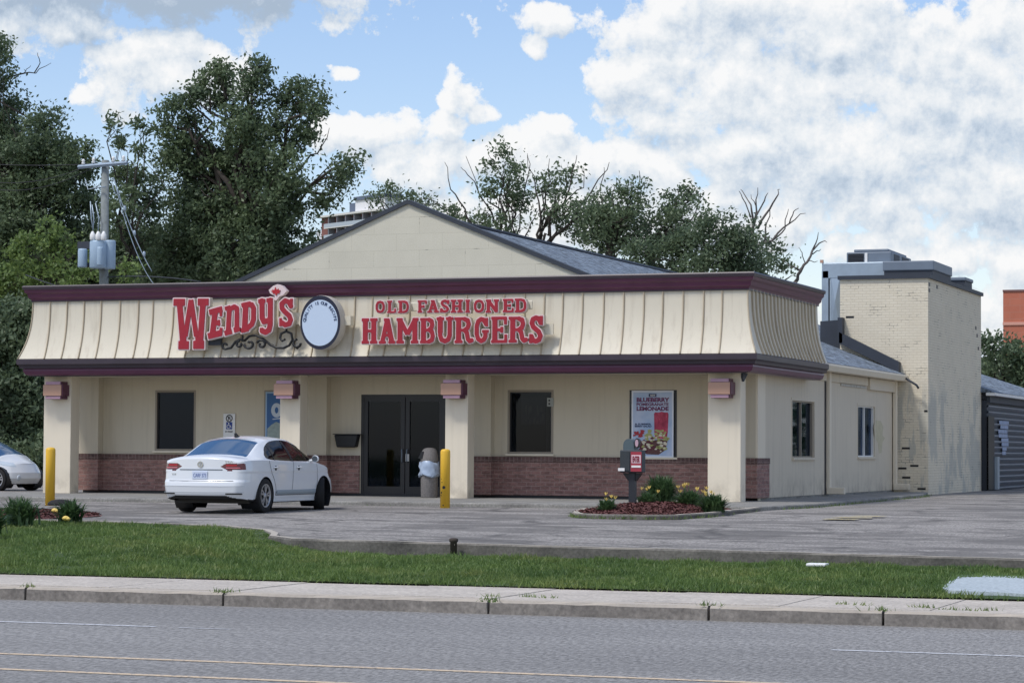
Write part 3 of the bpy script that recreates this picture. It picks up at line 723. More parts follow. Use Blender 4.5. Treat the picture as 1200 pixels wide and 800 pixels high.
w.add([(gx+.3,81.4,3.63),(gx+.3,98.4,3.63),(gx-9.3,98.4,3.63),(gx-9.3,81.4,3.63),(gx-4.5,81.4,5.35),(gx-4.5,93.6,5.35)], [(0,1,5,4),(1,2,5),(2,3,4,5),(0,4,3)]); fixn(w.build('roof', M['shingle'], GA))
a = atx(1158, 487, gx+.06); b = atx(1165, 487, gx+.06)
w = MB(); w.box(gx+.052, gx+.07, a[1], b[1], .5, a[2]); w.build('door', M['black'], GA)
w = MB(); a = atx(1166, 535, gx+.2); w.box(gx+.06, gx+.16, b[1]+.05, b[1]+.45, .5, a[2]); w.build('downspout', M['galv'], GA)
pm = plain('grey_blue_paint', srgb(150,164,190), .6, var=.15, vs=4)
w = MB()
for k in range(8):
    v0 = 492+k*5.1; L_ = [(1172,1182),(1172,1182),(1170,1182),(1171,1182),(1173,1181),(1174,1181),(1176,1180),(1175,1178)][k]
    a = atx(L_[0], v0, gx+.06); b = atx(L_[1], v0, gx+.06); w.box(gx+.052, gx+.062, a[1]+random.uniform(-.2,.2), b[1]+random.uniform(-.3,.2), a[2]-.14, a[2]-.02)
w.build('paint_patch', pm, GA)
# ================================================================== SIGN LETTERS (outline of a union of strokes)
def contour(strokes, off, step=.010):
    pts = []
    for s in strokes:
        if s[0] == 'b': pts += [(s[1], s[2]), (s[3], s[4])]
        else: pts += list(s[1])
    w = max(s[-1] for s in strokes); P = np.array(pts)
    x0, z0 = P.min(0)-w-off-.03; x1, z1 = P.max(0)+w+off+.03
    nx = int((x1-x0)/step)+2; nz = int((z1-z0)/step)+2
    X, Z = np.meshgrid(x0+np.arange(nx)*step, z0+np.arange(nz)*step, indexing='ij')
    D = np.full(X.shape, 1e3)
    for s in strokes:
        if s[0] == 'b':
            ax, az, bx, bz, hw = s[1:]; L = math.hypot(bx-ax, bz-az); dx, dz = (bx-ax)/L, (bz-az)/L
            mx, mz = (ax+bx)/2, (az+bz)/2; u = abs((X-mx)*dx+(Z-mz)*dz)-L/2; v = abs(-(X-mx)*dz+(Z-mz)*dx)-hw
            d = np.minimum(np.maximum(u, v), 0)+np.hypot(np.maximum(u, 0), np.maximum(v, 0))
            D = np.minimum(D, d)
        else:
            for (ax, az), (bx, bz) in zip(s[1], s[1][1:]):
                L2 = (bx-ax)**2+(bz-az)**2+1e-12; t = np.clip(((X-ax)*(bx-ax)+(Z-az)*(bz-az))/L2, 0, 1)
                D = np.minimum(D, np.hypot(X-ax-t*(bx-ax), Z-az-t*(bz-az))-s[2])
    D = D-off
    D[np.abs(D) < 1e-7] = 1e-7
    seg = {}
    def ip(i, j, k, l):
        a, b = D[i, j], D[k, l]; t = a/(a-b); return (X[i, j]+(X[k, l]-X[i, j])*t, Z[i, j]+(Z[k, l]-Z[i, j])*t)
    ins = D < 0
    act = np.argwhere((ins[:-1, :-1].astype(int)+ins[1:, :-1]+ins[:-1, 1:]+ins[1:, 1:]) % 4 != 0)
    nxt = {}; pos = {}
    for i, j in act:
        c = [(i, j), (i+1, j), (i+1, j+1), (i, j+1)]; e = []
        for q in range(4):
            a, b = c[q], c[(q+1) % 4]
            if ins[a] != ins[b]:
                k = (a, b) if a < b else (b, a); k = (tuple(map(int, k[0])), tuple(map(int, k[1])))
                if k not in pos: pos[k] = ip(*a, *b)
                e.append((k, bool(ins[a])))
        outs = [k for k, f in e if f]; inn = [k for k, f in e if not f]
        for a, b in zip(inn, outs): nxt.setdefault(a, []).append(b); 
    loops = []; 
    while nxt:
        s0 = next(iter(nxt)); loop = []; k = s0
        while k in nxt:
            loop.append(pos[k]); n = nxt[k].pop()
            if not nxt[k]: del nxt[k]
            k = n
            if k == s0: break
        if len(loop) > 5: loops.append(loop)
    # decimate collinear
    out = []
    for L in loops:
        A = np.array(L); keep = []
        n = len(A)
        for i in range(n):
            p, q, r = A[i-1], A[i], A[(i+1) % n]
            cr = abs((q[0]-p[0])*(r[1]-q[1])-(q[1]-p[1])*(r[0]-q[0]))
            if cr > 1e-7 or i % 6 == 0: keep.append(tuple(q))
        out.append(keep)
    return out
def loops_mesh(loops, yc, depth, name, mat, parent=None):
    cu = bpy.data.curves.new('tmp', 'CURVE'); cu.dimensions = '2D'; cu.fill_mode = 'BOTH'; cu.extrude = depth/2
    for L in loops:
        sp = cu.splines.new('POLY'); sp.points.add(len(L)-1)
        for p, q in zip(sp.points, L): p.co = (q[0], q[1], 0, 1)
        sp.use_cyclic_u = True
    return curve_to(cu, yc, name, mat, parent)
def curve_to(cu, yc, name, mat, parent, xf=None):
    ob = bpy.data.objects.new('tmp', cu); COL.objects.link(ob); bpy.context.view_layer.update()
    me = bpy.data.meshes.new_from_object(ob); bpy.data.objects.remove(ob)
    n = len(me.vertices); co = np.empty(n*3); me.vertices.foreach_get('co', co); co = co.reshape(-1, 3)
    w = np.stack([co[:, 0], yc-co[:, 2], co[:, 1]], 1) if xf is None else xf(co)
    q = parent; o = np.zeros(3)
    while q is not None: o += np.array(q.location); q = q.parent
    me.vertices.foreach_set('co', (w-o).ravel()); me.materials.clear(); me.materials.append(mat); me.update(); me.name = name
    r = bpy.data.objects.new(name, me); COL.objects.link(r); r.parent = parent; return r
def text_mesh(s, cx, cz, h, yc, name, mat, parent, depth=.006, width=None, bold=.0, rot=0, xf=None):
    cu = bpy.data.curves.new('tmp', 'FONT'); cu.body = s; cu.size = 1; cu.extrude = .5; cu.offset = bold
    cu.align_x = 'CENTER'; cu.resolution_u = 3
    ob = bpy.data.objects.new('tmp', cu); COL.objects.link(ob); bpy.context.view_layer.update()
    me = bpy.data.meshes.new_from_object(ob); bpy.data.objects.remove(ob)
    n = len(me.vertices); co = np.empty(n*3); me.vertices.foreach_get('co', co); co = co.reshape(-1, 3)
    cap = .69; sx = h/cap
    lo, hi = co[:, 0].min(), co[:, 0].max()
    if width: kx = width/(hi-lo)
    else: kx = sx
    x = (co[:, 0]-(lo+hi)/2)*kx; z = (co[:, 1]-cap/2)*sx; d = co[:, 2]*depth
    if rot: x, z = x*math.cos(rot)-z*math.sin(rot), x*math.sin(rot)+z*math.cos(rot)
    if xf is None: w = np.stack([cx+x, yc-d, cz+z], 1)
    else: w = xf(x, z, d)
    q = parent; o = np.zeros(3)
    while q is not None: o += np.array(q.location); q = q.parent
    me.vertices.foreach_set('co', (w-o).ravel()); me.materials.clear(); me.materials.append(mat); me.update(); me.name = name
    r = bpy.data.objects.new(name, me); COL.objects.link(r); r.parent = parent; return r

# slab alphabet in a unit box. T = stem half width, S = slab half height (units of letter height)
def slab(ch):
    st = lambda x, a=0, b=1: ('b', x, a, x, b, 'T')
    sb = lambda x0, x1, z: ('b', x0, z, x1, z, 'S')
    vs = lambda x, a, b: ('b', x, a, x, b, 'S')
    arc = lambda pts: ('c', pts, 'T2')
    if ch == 'H': return [st(.24), st(.76), sb(.02,.46,.95), sb(.54,.98,.95), sb(.02,.46,.05), sb(.54,.98,.05), sb(.24,.76,.5)]
    if ch == 'A': return [('b',.5,.97,.2,.03,'T2'), ('b',.5,.97,.8,.03,'T'), sb(0,.42,.05), sb(.58,1,.05), sb(.3,.7,.33), sb(.3,.62,.95)]
    if ch == 'M': return [st(.16), st(.84), ('b',.16,.95,.5,.35,'T2'), ('b',.5,.35,.84,.95,'T2'), sb(0,.34,.05), sb(.66,1,.05), sb(0,.25,.95), sb(.75,1,.95)]
    if ch == 'B': return [st(.24), sb(.02,.66,.95), sb(.02,.66,.05), sb(.24,.66,.52), arc([(.62,.93),(.78,.88),(.82,.74),(.76,.60),(.62,.53),(.80,.46),(.86,.28),(.80,.12),(.62,.07)])]
    if ch == 'U': return [arc([(.22,.95),(.22,.3),(.3,.13),(.5,.07),(.7,.13),(.78,.3),(.78,.95)]), sb(.0,.44,.95), sb(.56,1,.95), st(.22,.4,1)]
    if ch == 'R': return [st(.24), sb(.02,.62,.95), sb(.02,.46,.05), sb(.24,.6,.5), arc([(.58,.93),(.75,.88),(.8,.73),(.74,.58),(.58,.5),(.7,.4),(.76,.15),(.86,.07),(.97,.10)])]
    if ch == 'G': return [arc([(.8,.75),(.68,.9),(.5,.93),(.3,.85),(.2,.65),(.2,.35),(.3,.15),(.5,.07),(.68,.12),(.78,.25),(.78,.42)]), sb(.56,1,.45), vs(.86,.64,.98)]
    if ch == 'E': return [st(.24), sb(.02,.9,.95), sb(.02,.92,.05), sb(.24,.68,.5), vs(.88,.7,1), vs(.9,0,.32), vs(.66,.38,.62)]
    if ch == 'F': return [st(.24), sb(.02,.9,.95), sb(.02,.5,.05), sb(.24,.66,.5), vs(.88,.7,1), vs(.64,.38,.62)]
    if ch == 'L': return [st(.3), sb(.04,.56,.95), sb(.04,.92,.05), vs(.9,0,.34)]
    if ch == 'S': return [arc([(.82,.75),(.7,.9),(.5,.93),(.28,.88),(.2,.74),(.3,.6),(.7,.42),(.82,.27),(.72,.12),(.5,.07),(.3,.10),(.18,.25)]), vs(.88,.66,1), vs(.12,0,.34)]
    if ch == 'O': return [arc([(.5,.93),(.3,.87),(.19,.66),(.19,.34),(.3,.13),(.5,.07),(.7,.13),(.81,.34),(.81,.66),(.7,.87),(.5,.93)])]
    if ch == 'D': return [st(.24), sb(.02,.6,.95), sb(.02,.6,.05), arc([(.5,.93),(.72,.87),(.82,.66),(.82,.34),(.72,.13),(.5,.07)])]
    if ch == 'I': return [st(.5), sb(.2,.8,.95), sb(.2,.8,.05)]
    if ch == 'N': return [st(.2), st(.8), ('b',.2,.95,.8,.08,'T'), sb(0,.4,.95), sb(.6,1,.95), sb(0,.4,.05)]
YS = 54.60
def word(chars, T, T2, S, name_parent, depth_back=.14, rim=.022, step=.010):
    """chars: list (letter, u0, u1, vtop, vbot) in photo pixels on the sign plane"""
    for ch, u0, u1, vt, vb in chars:
        a = at(u0, vb, YS); b = at(u1, vt, YS); W, H = b[0]-a[0], b[2]-a[2]
        st = []
        for s in slab(ch):
            hw = {'T': T, 'T2': T2, 'S': S}[s[-1]]*H
            if s[0] == 'b': st.append(('b', a[0]+s[1]*W, a[2]+s[2]*H, a[0]+s[3]*W, a[2]+s[4]*H, hw))
            else: st.append(('c', [(a[0]+x*W, a[2]+z*H) for x, z in s[1]], hw))
        letter(st, name_parent, depth_back, rim, step)
def letter(st, parent, depth_back=.14, rim=.022, step=.010):
    back = loops_mesh(contour(st, rim, step), YS+.02, depth_back, 'letter', M['canside'], parent)
    r = loops_mesh(contour(st, rim, step), YS-.055-.0, .012, 'rim', M['outline'], back)
    f = loops_mesh(contour(st, 0, step), YS-.066, .022, 'face', M['redface'], back)
    return back
# HAMBURGERS / OLD FASHIONED
o = at(533, 403, YS)
HS = empty('lettering_sign', (o[0], YS, o[2]), 'red raised letters reading OLD FASHIONED HAMBURGERS on the ribbed canopy', 'sign')
cx = lambda x: 410+x/4.615; cy = lambda y: 325+y/4.615
HB = [('H',68,157,222,358),('A',163,252,222,358),('M',258,377,220,357),('B',384,466,220,356),('U',474,566,216,355),('R',570,668,216,355),('G',675,757,216,354),('E',768,858,213,354),('R',862,962,213,352),('S',974,1050,208,356)]
word([(c, cx(a), cx(b), cy(t), cy(q)) for c, a, b, t, q in HB], .105, .088, .058, HS)
OF = [('O',140,200,128,192),('L',206,256,127,192),('D',265,330,127,192),('F',372,424,126,190),('A',424,488,124,190),('S',492,546,122,190),('H',550,618,122,190),('I',622,664,122,190),('O',670,738,122,190),('N',740,812,121,190),('E',832,892,118,188),('D',896,965,116,188)]
word([(c, cx(a), cx(b), cy(t), cy(q)) for c, a, b, t, q in OF], .13, .10, .075, HS, .12, .018, .008)
q = MB(); a = at(437, 366, YS); b = at(622, 350, YS); q.box(a[0], b[0], YS+.11, YS+.16, a[2]+.02, b[2]-.03); bevel(q.build('raceway', M['mansard'], HS), .02)
a = at(427, 400, YS); b = at(644, 374, YS); q = MB(); q.box(a[0]+.2, b[0]+.05, YS+.11, YS+.16, a[2]+.12, b[2]-.1); q.build('raceway', M['mansard'], HS)
# script style name sign
o = at(275, 411, YS)
WS = empty('name_sign', (o[0], YS, o[2]), 'red slab serif name in stepped letters over black scrollwork, topped by a small maple leaf', 'sign')
s1 = lambda x, y: tuple(at(190+x/7.5, 330+y/7.5, YS)[[0, 2]])
pxw = (s1(10, 0)[0]-s1(0, 0)[0])/10
def L(*strokes):
    out = []
    for s in strokes:
        if s[0] == 'b': (x0, y0), (x1, y1) = s1(s[1], s[2]), s1(s[3], s[4]); out.append(('b', x0, y0, x1, y1, s[5]*pxw))
        else: out.append(('c', [s1(*p) for p in s[1]], s[2]*pxw))
    letter(out, WS, .15, .030, .010)
L(('b',163,170,197,560,24),('b',266,158,226,560,24) if False else ('b',265,160,215,480,20),('b',265,160,312,480,20),('b',372,170,345,560,24),('b',215,470,212,560,10),('b',312,470,318,560,10),
  ('b',112,182,212,182,27),('b',325,180,420,180,27),('b',155,558,246,558,32),('b',285,555,380,555,32))
L(('b',478,262,452,470,23),('b',425,272,540,240,22),('b',468,372,520,356,18),('b',414,480,535,450,24),('b',530,245,528,305,11),('b',530,405,526,470,13),('b',512,335,510,390,8))
L(('b',603,225,592,440,20),('b',563,240,612,225,16),('c',[(612,240),(645,222),(668,235),(670,290)],19),('b',669,280,668,415,20),('b',560,455,624,436,20),('b',642,428,694,412,20))
L(('b',746,195,736,420,23),('b',708,208,790,190,16),('b',704,432,770,416,18),('c',[(770,200),(800,205),(815,235),(814,330),(800,375),(765,405)],20))
L(('c',[(888,170),(890,320),(905,352),(935,345),(962,335)],21),('c',[(962,165),(960,380),(950,425),(920,445),(890,432)],21),('b',856,173,918,170,16),('b',928,166,984,163,16),('b',884,405,886,440,14))
L(('c',[(1142,215),(1125,180),(1092,168),(1062,195),(1064,235),(1092,268),(1128,300),(1140,335),(1128,370),(1092,380),(1062,360)],19),('b',1148,150,1146,220,11),('b',1052,320,1052,392,11))
def poly(pts, y0, y1, name, mat, parent):
    q = MB(); q.prism([s1(*p) for p in pts], 'y', y0, y1); return fixn(q.build(name, mat, parent))
dm = poly([(946,75),(985,38),(1022,24),(1062,36),(1104,82),(1074,118),(1040,130),(1010,168),(992,160),(1000,128),(958,104)], YS-.06, YS+.08, 'leaf_badge', M['outline'], WS)
poly([(1010,122),(1006,106),(984,108),(988,98),(968,84),(982,80),(980,70),(998,76),(1006,48),(1018,74),(1034,62),(1034,78),(1052,76),(1042,92),(1046,102),(1022,106),(1018,122)], YS-.08, YS-.058, 'maple_leaf', M['red'], dm)
# iron scrollwork
def spiral(cx_, cy_, r0, r1, a0, a1, n=16): return [(cx_+(r0+(r1-r0)*k/n)*math.cos(a0+(a1-a0)*k/n), cy_+(r0+(r1-r0)*k/n)*math.sin(a0+(a1-a0)*k/n)) for k in range(n+1)]
pi = math.pi
curves = [spiral(550,560,10,32,0,-1.5*pi)[::1]+[(600,580),(640,525),(680,505),(710,520)], spiral(675,550,30,12,-pi*.5,-pi*2.2)+[], spiral(762,545,12,50,pi*1.2,pi*3.0)[::1], [(715,520),(760,478),(820,470),(880,500),(940,550),(1000,580),(1060,582),(1110,560),(1140,510),(1130,455),(1085,435),(1040,455),(1030,495),(1050,520),(1075,505)],
          spiral(868,550,42,14,-pi*.9,pi*1.2), [(1190,585),(1150,560),(1150,520),(1180,505)], spiral(1190,540,18,45,0,pi)]
q = MB()
for cv in curves: q.tube([(s1(*p)[0], YS+.04, s1(*p)[1]) for p in cv], .032, 6)
for a_, b_ in (((1085,440),(1085,380)),((700,520),(700,470))):
    q.tube([(s1(*a_)[0], YS+.05, s1(*a_)[1]), (s1(*b_)[0], YS+.05, s1(*b_)[1])], .025, 6)
q.build('scrollwork', M['black'], WS)
a = at(326, 380, YS); b = at(358, 366, YS); q = MB(); q.box(a[0], b[0], YS+.1, YS+.2, a[2], b[2]); q.build('raceway', M['mansard'], WS)
a = at(246, 388, YS); b = at(252, 404, YS); q = MB(); q.box(a[0]-.1, b[0]+.1, YS+.1, YS+.2, b[2], a[2]); q.build('bracket', M['slate'], WS)
# oval emblem (mascot left out): navy rim, pale face, motto round the top
cE = at(377.5, 378, YS-.1); rx, rz = (at(401, 378, YS)[0]-at(354, 378, YS)[0])/2, (at(377, 346, YS)[2]-at(377, 409.5, YS)[2])/2
ES = empty('oval_sign', (cE[0], YS, cE[2]-rz), 'oval sign with navy rim and a motto arched over its pale blue face', 'sign')
def ell(k, n=64): return [(cE[0]+k*rx*math.cos(2*pi*i/n), cE[2]+k*rz*math.sin(2*pi*i/n)) for i in range(n)]
q = MB(); q.prism(ell(1.0), 'y', YS-.20, YS+.14); fixn(bevel(q.build('can', plain('sign_can', srgb(196,190,180), .5), ES), .02, 2))
q = MB(); q.prism(ell(.99), 'y', YS-.215, YS-.201); fixn(q.build('rim', M['emblemblue'], ES))
fc = [(cE[0]+rx*.885*math.cos(2*pi*i/64), cE[2]-.01+rz*.845*math.sin(2*pi*i/64)) for i in range(64)]
q = MB(); q.prism(fc, 'y', YS-.225, YS-.216); EF = fixn(q.build('face', M['emblemface'], ES))
motto = 'QUALITY IS OUR RECIPE'; n = len(motto)
for i, ch in enumerate(motto):
    if ch == ' ': continue
    t = R(172)-(R(172)-R(8))*i/(n-1)
    rrx, rrz = rx*.775, rz*.735
    px, pz = cE[0]+rrx*math.cos(t), cE[2]-.01+rrz*math.sin(t)
    nx, nz = math.cos(t)/rrx, math.sin(t)/rrz; ang = math.atan2(nz, nx)-pi/2
    text_mesh(ch, px, pz, .070, YS-.232, 'letter', M['emblemtext'], EF, .006, None, .015, ang)
for X_ in (-.55, .55):
    q = MB(); q.box(cE[0]+X_-.12, cE[0]+X_+.12, YS+.05, YS+.25, cE[2]-.06, cE[2]+.16); q.build('mount', M['mansard'], ES)

# ================================================================== FLAT SIGNS AND POSTERS
def rect(mb, a, b, Y, t=.006, grow=0): return mb.box(a[0]-grow, b[0]+grow, Y-t, Y, b[2]-grow, a[2]+grow)
Yp = YW-.012
def P(u, v, Y=Yp): return at(u, v, Y)
a, b = P(741.3, 458.5), P(788.3, 535)
po = empty('window_poster', (a[0]+.5, Yp, b[2]), 'pale blue poster of a pink drink and salad in the window nearest the last pillar', 'poster')
def postermat():
    m, nt, p = newmat('poster_blue'); N = NT(nt); n = N.noise(N.obj(), 2, 3); N.l(N.ramp(n, [(.35, srgb(160,186,222)), (.65, srgb(196,208,232))]), p.inputs['Base Color']); p.inputs['Roughness'].default_value = .3; return m
q = MB(); rect(q, a, b, Yp-.002, .006, .02); q.build('border', plain('poster_border', srgb(232,236,246), .4), po)
q = MB(); rect(q, a, b, Yp-.009, .004, -.02); PP = q.build('sheet', postermat(), po)
mg = plain('magenta_ink', srgb(112,44,92), .5); bl = plain('navy_ink', srgb(40,60,104), .5)
def ptext(s, u0, u1, v0, v1, mat, parent, bold=.04, Y=Yp-.017):
    A, B = P(u0, v0, Y), P(u1, v1, Y); text_mesh(s, (A[0]+B[0])/2, (A[2]+B[2])/2, A[2]-B[2], Y, 'lettering', mat, parent, .004, B[0]-A[0], bold)
ptext('BLUEBERRY', 746, 784.5, 466, 470.5, mg, PP, .05); ptext('POMEGRANATE', 746, 783.5, 472, 475.2, mg, PP, .04); ptext('LEMONADE', 746, 783.5, 476.5, 480.8, mg, PP, .05)
q = MB(); rect(q, P(760.5,461.2), P(769.5,464.8), Yp-.0132, .003); NB = q.build('badge', bl, PP); ptext('NEW', 762, 768, 462, 464.1, M['white'], NB, .02, Yp-.019)
ptext('& SUMMER', 744, 763, 495.8, 497.6, bl, PP, .03); ptext('BERRY SALAD', 744, 763.5, 498.2, 500.2, bl, PP, .04)
gl = MB()      # drink glass
pts = [(766.8,484.5),(768,482.8),(772,483.2),(775.5,482.2),(779,483),(782.5,483),(783.6,485),(782.8,506),(781.5,514),(768.2,514),(767,506)]
gl.prism([(P(u,v)[0], P(u,v)[2]) for u, v in pts], 'y', Yp-.018, Yp-.0135)
m_, nt_, p_1 = newmat('pink_drink'); N_ = NT(nt_); N_.l(N_.ramp(N_.noise(N_.scale(N_.obj(), (6,6,3)), 2, 4, .6), [(.35, srgb(150,30,64)), (.6, srgb(196,60,92)), (.75, srgb(226,140,160))]), p_1.inputs['Base Color'])
fixn(gl.build('drink_picture', m_, PP))
sd = MB(); rr = random.Random(3); cols = []
q0 = P(763, 519); 
bowl = MB(); bowl.prism([(P(u,v)[0], P(u,v)[2]) for u, v in [(749,517),(783,514),(780,527),(772,532.5),(758,532),(750,526)]], 'y', Yp-.0205, Yp-.0185); BW = fixn(bowl.build('salad_picture', plain('salad_base', srgb(96,60,58), .6, var=.3, vs=20), PP))
for nm, cc, k in (('greens', srgb(176,178,110), 46), ('nuts', srgb(98,38,52), 26), ('chicken', srgb(222,212,190), 24), ('berries', srgb(176,50,60), 14)):
    mb = MB()
    for i in range(k):
        if nm == 'berries': u, v = rr.uniform(742.5, 754), rr.uniform(504.5, 511)
        elif nm == 'nuts': u, v = rr.uniform(748, 768), rr.uniform(513, 529)
        elif nm == 'chicken': u, v = rr.uniform(752, 782), rr.uniform(506, 530)
        else: u, v = rr.uniform(752, 784), rr.uniform(504, 526)
        c = P(u, v); r1 = rr.uniform(.02, .05); an = rr.uniform(0, 3.14); yy = Yp-.0212-.0004*(i % 8)-{'greens':0,'nuts':.003,'chicken':.006,'berries':.009}[nm]
        pt = [(c[0]+r1*math.cos(t+an)*(1.5 if k_ % 2 else .8), c[2]+r1*math.sin(t+an)*.8) for k_, t in enumerate(np.linspace(0, 2*pi, 7)[:-1])]
        mb.add([(x, yy, z) for x, z in pt], [tuple(range(6))])
    mb.build(nm, plain('ink_'+nm, cc, .6), BW)
# blue poster in second window
a, b = P(311.5, 459), P(331, 508)
po = empty('window_poster', (a[0]+.4, Yp, b[2]-.9), 'blue poster with a white ring figure in the window behind the second pillar', 'poster')
q = MB(); q.box(a[0], a[0]+.98, Yp-.01, Yp-.002, 1.70, a[2]); q.build('border', plain('poster_edge', srgb(150,180,210), .4), po)
q = MB(); q.box(a[0]+.04, a[0]+.94, Yp-.014, Yp-.011, 1.74, a[2]-.04); bs = q.build('sheet', plain('poster_deep_blue', srgb(34,92,150), .4, var=.1), po)
c = P(324.5, 480.5)
st = [('c', [(c[0]+.10*math.cos(t)*1.0, c[2]+.13*math.sin(t)) for t in np.linspace(0, 2*pi, 25)], .05)]
loops_mesh(contour(st, 0, .01), Yp-.018, .004, 'figure', M['outline'] if False else plain('pale_ink', srgb(196,206,218), .5), bs)
lw = plain('grey_green_ink', srgb(150,165,160), .5, var=.2, vs=12)
q = MB(); q.prism([(P(u,v)[0], P(u,v)[2]) for u, v in [(319.5,490.5),(330,489),(330,490.5),(320,491.5)]], 'y', Yp-.019, Yp-.0155); fixn(q.build('stroke', plain('pale_ink', srgb(196,206,218), .5), bs))
x0 = a[0]+.06; zt = P(324, 494)[2]
q = MB(); q.prism([(x0, 1.76), (x0, P(315,502)[2]), (P(318.5,497.5)[0], P(318,497.5)[2]), (P(324,492.5)[0], zt), (P(329,496)[0], P(329,496)[2]), (x0+.8, 2.1), (x0+.84, 1.76)], 'y', Yp-.019, Yp-.0155); fixn(q.build('peak', lw, bs))
# dim poster inside the third window
YI = YW+.16
a, b = at(611, 465, YI), at(639, 497, YI)
po = empty('window_poster', (a[0]+.3, YI, b[2]), 'dim dark poster hanging behind the glass of the window left of the drink poster', 'poster')
q = MB(); rect(q, a, b, YI, .01); ss_ = q.build('sheet', plain('dim_poster', srgb(70,52,56), .5, var=.2, vs=6), po)
q = MB(); 
for i in range(26):
    c = at(random.uniform(613,637), random.uniform(477,495), YI-.02); r1 = random.uniform(.02,.05)
    q.add([(c[0]-r1*.5, YI-.012-.0003*i, c[2]-r1*1.6), (c[0]+r1*.5, YI-.012-.0003*i, c[2]-r1*1.5), (c[0]+r1*.4, YI-.012-.0003*i, c[2]+r1*1.6), (c[0]-r1*.4, YI-.012-.0003*i, c[2]+r1*1.4)], [(0,1,2,3)])
q.build('food_picture', plain('fries_ink', srgb(120,100,84), .6, var=.3, vs=9), ss_)
a, b = at(641.5, 466, Yp), at(647.5, 476, Yp)
q = MB(); q.box(a[0], b[0]+.03, YW-.03, YW-.012, b[2], a[2]); nt_o = q.build('hours_notice', plain('notice_paper', srgb(160,162,156), .6), None, origin=(a[0], YW-.02, b[2]))
tag(nt_o, 'small pale notice with two black dots on the right edge of the third front window', 'notice')
q = MB(); 
for v in (469, 473): c = at(643.7, v, YW-.03); q.box(c[0]-.022, c[0]+.022, YW-.034, YW-.031, c[2]-.022, c[2]+.022)
q.build('dots', M['black'], nt_o)
# accessible parking sign on the wall
Y0 = YW-.02
a, b = at(262, 484.5, Y0), at(275.5, 510, Y0)
ps = empty('parking_sign', (a[0]+.15, Y0, b[2]-.12), 'white accessible parking sign with no parking ring and blue wheelchair square on the wall', 'sign')
q = MB(); q.box(a[0], b[0], Y0-.012, Y0+.004, b[2]-.1, a[2]); bevel(q.build('plate', M['white'], ps), .006)
c = at(268.5, 490, Y0-.02)
ring_ = contour([('c', [(c[0]+.083*math.cos(t), c[2]+.083*math.sin(t)) for t in np.linspace(0, 2*pi, 25)], .012), ('b', c[0]-.06, c[2]+.06, c[0]+.06, c[2]-.06, .009)], 0, .005)
loops_mesh(ring_, Y0-.016, .004, 'prohibition_ring', M['black'], ps)
text_mesh('P', c[0], c[2], .10, Y0-.0185, 'letter', M['black'], ps, .003, None, .02)
c = at(268.5, 498.5, Y0-.02)
q = MB(); q.box(c[0]-.085, c[0]+.085, Y0-.018, Y0-.013, c[2]-.09, c[2]+.09); wq = q.build('symbol_square', plain('sign_blue', srgb(34,62,140), .5), ps)
wc = contour([('c', [(c[0]-.01, c[2]+.055), (c[0]-.005, c[2]-.0), (c[0]+.035, c[2]-.0), (c[0]+.055, c[2]-.05)], .008), ('c', [(c[0]-.02+.042*math.cos(t), c[2]-.025+.042*math.sin(t)) for t in np.linspace(2.0, 5.9, 14)], .007), ('c', [(c[0]-.012, c[2]+.068), (c[0]-.010, c[2]+.069)], .013)], 0, .004)
loops_mesh(wc, Y0-.021, .004, 'wheelchair_symbol', M['white'], wq)
c = at(268.5, 505.5, Y0-.02); text_mesh('BY PERMIT', c[0], c[2], .035, Y0-.016, 'lettering', M['black'], ps, .004, .22, .01)
# wall box
a, b = at(391, 509, YW-.2), at(419, 524, YW-.2)
q = MB(); q.prism([(a[0], a[2]), (b[0], a[2]), (b[0]-.07, b[2]), (a[0]+.07, b[2])], 'y', YW-.2, YW-.004)
wb = fixn(q.build('wall_box', M['black'], None, origin=(a[0]+.25, YW-.1, b[2]))); bevel(wb, .03); tag(wb, 'black tapered box fixed to the wall left of the entrance doors', 'wall box')
q = MB(); q.box(a[0]-.02, b[0]+.02, YW-.215, YW-.002, a[2]+.001, a[2]+.02); q.build('lid', M['black'], wb)

# ================================================================== STREET FURNITURE
for (u, v), lab in (((58.5, 592), 'yellow steel bollard standing before the far left pillar, beside the leafy clump'), ((521.5, 595), 'yellow steel bollard with black chips beside the litter bin and the entrance doors')):
    z = .42
    for _ in range(20): p = atz(u, v, z); z = zlot(p[0], p[1])
    bo = MB(); bo.lathe([(.105, -.03), (.105, 1.20), (.095, 1.235), (.06, 1.255), (0.001, 1.26)], (p[0], p[1], z), 28)
    ob = bo.build('bollard', M['yellow'], None, origin=(p[0], p[1], z)); tag(ob, lab, 'bollard', 'yellow bollards at the kerb')
    if u > 100:
        ch = MB()
        for du, dz, s in ((.01, .44, .035), (-.04, .33, .02), (-.05, .27, .015), (.0, .06, .015), (-.03, .55, .012), (-.05, .62, .01)):
            ax_ = (du)/.105; ch.lathe([(s, 0), (s*.8, .004)], (p[0]+du, p[1]-.1065*math.sqrt(max(.1, 1-ax_*ax_)), z+dz), 9, axis='y')
        ch.build('paint_chip', M['black'], ob)
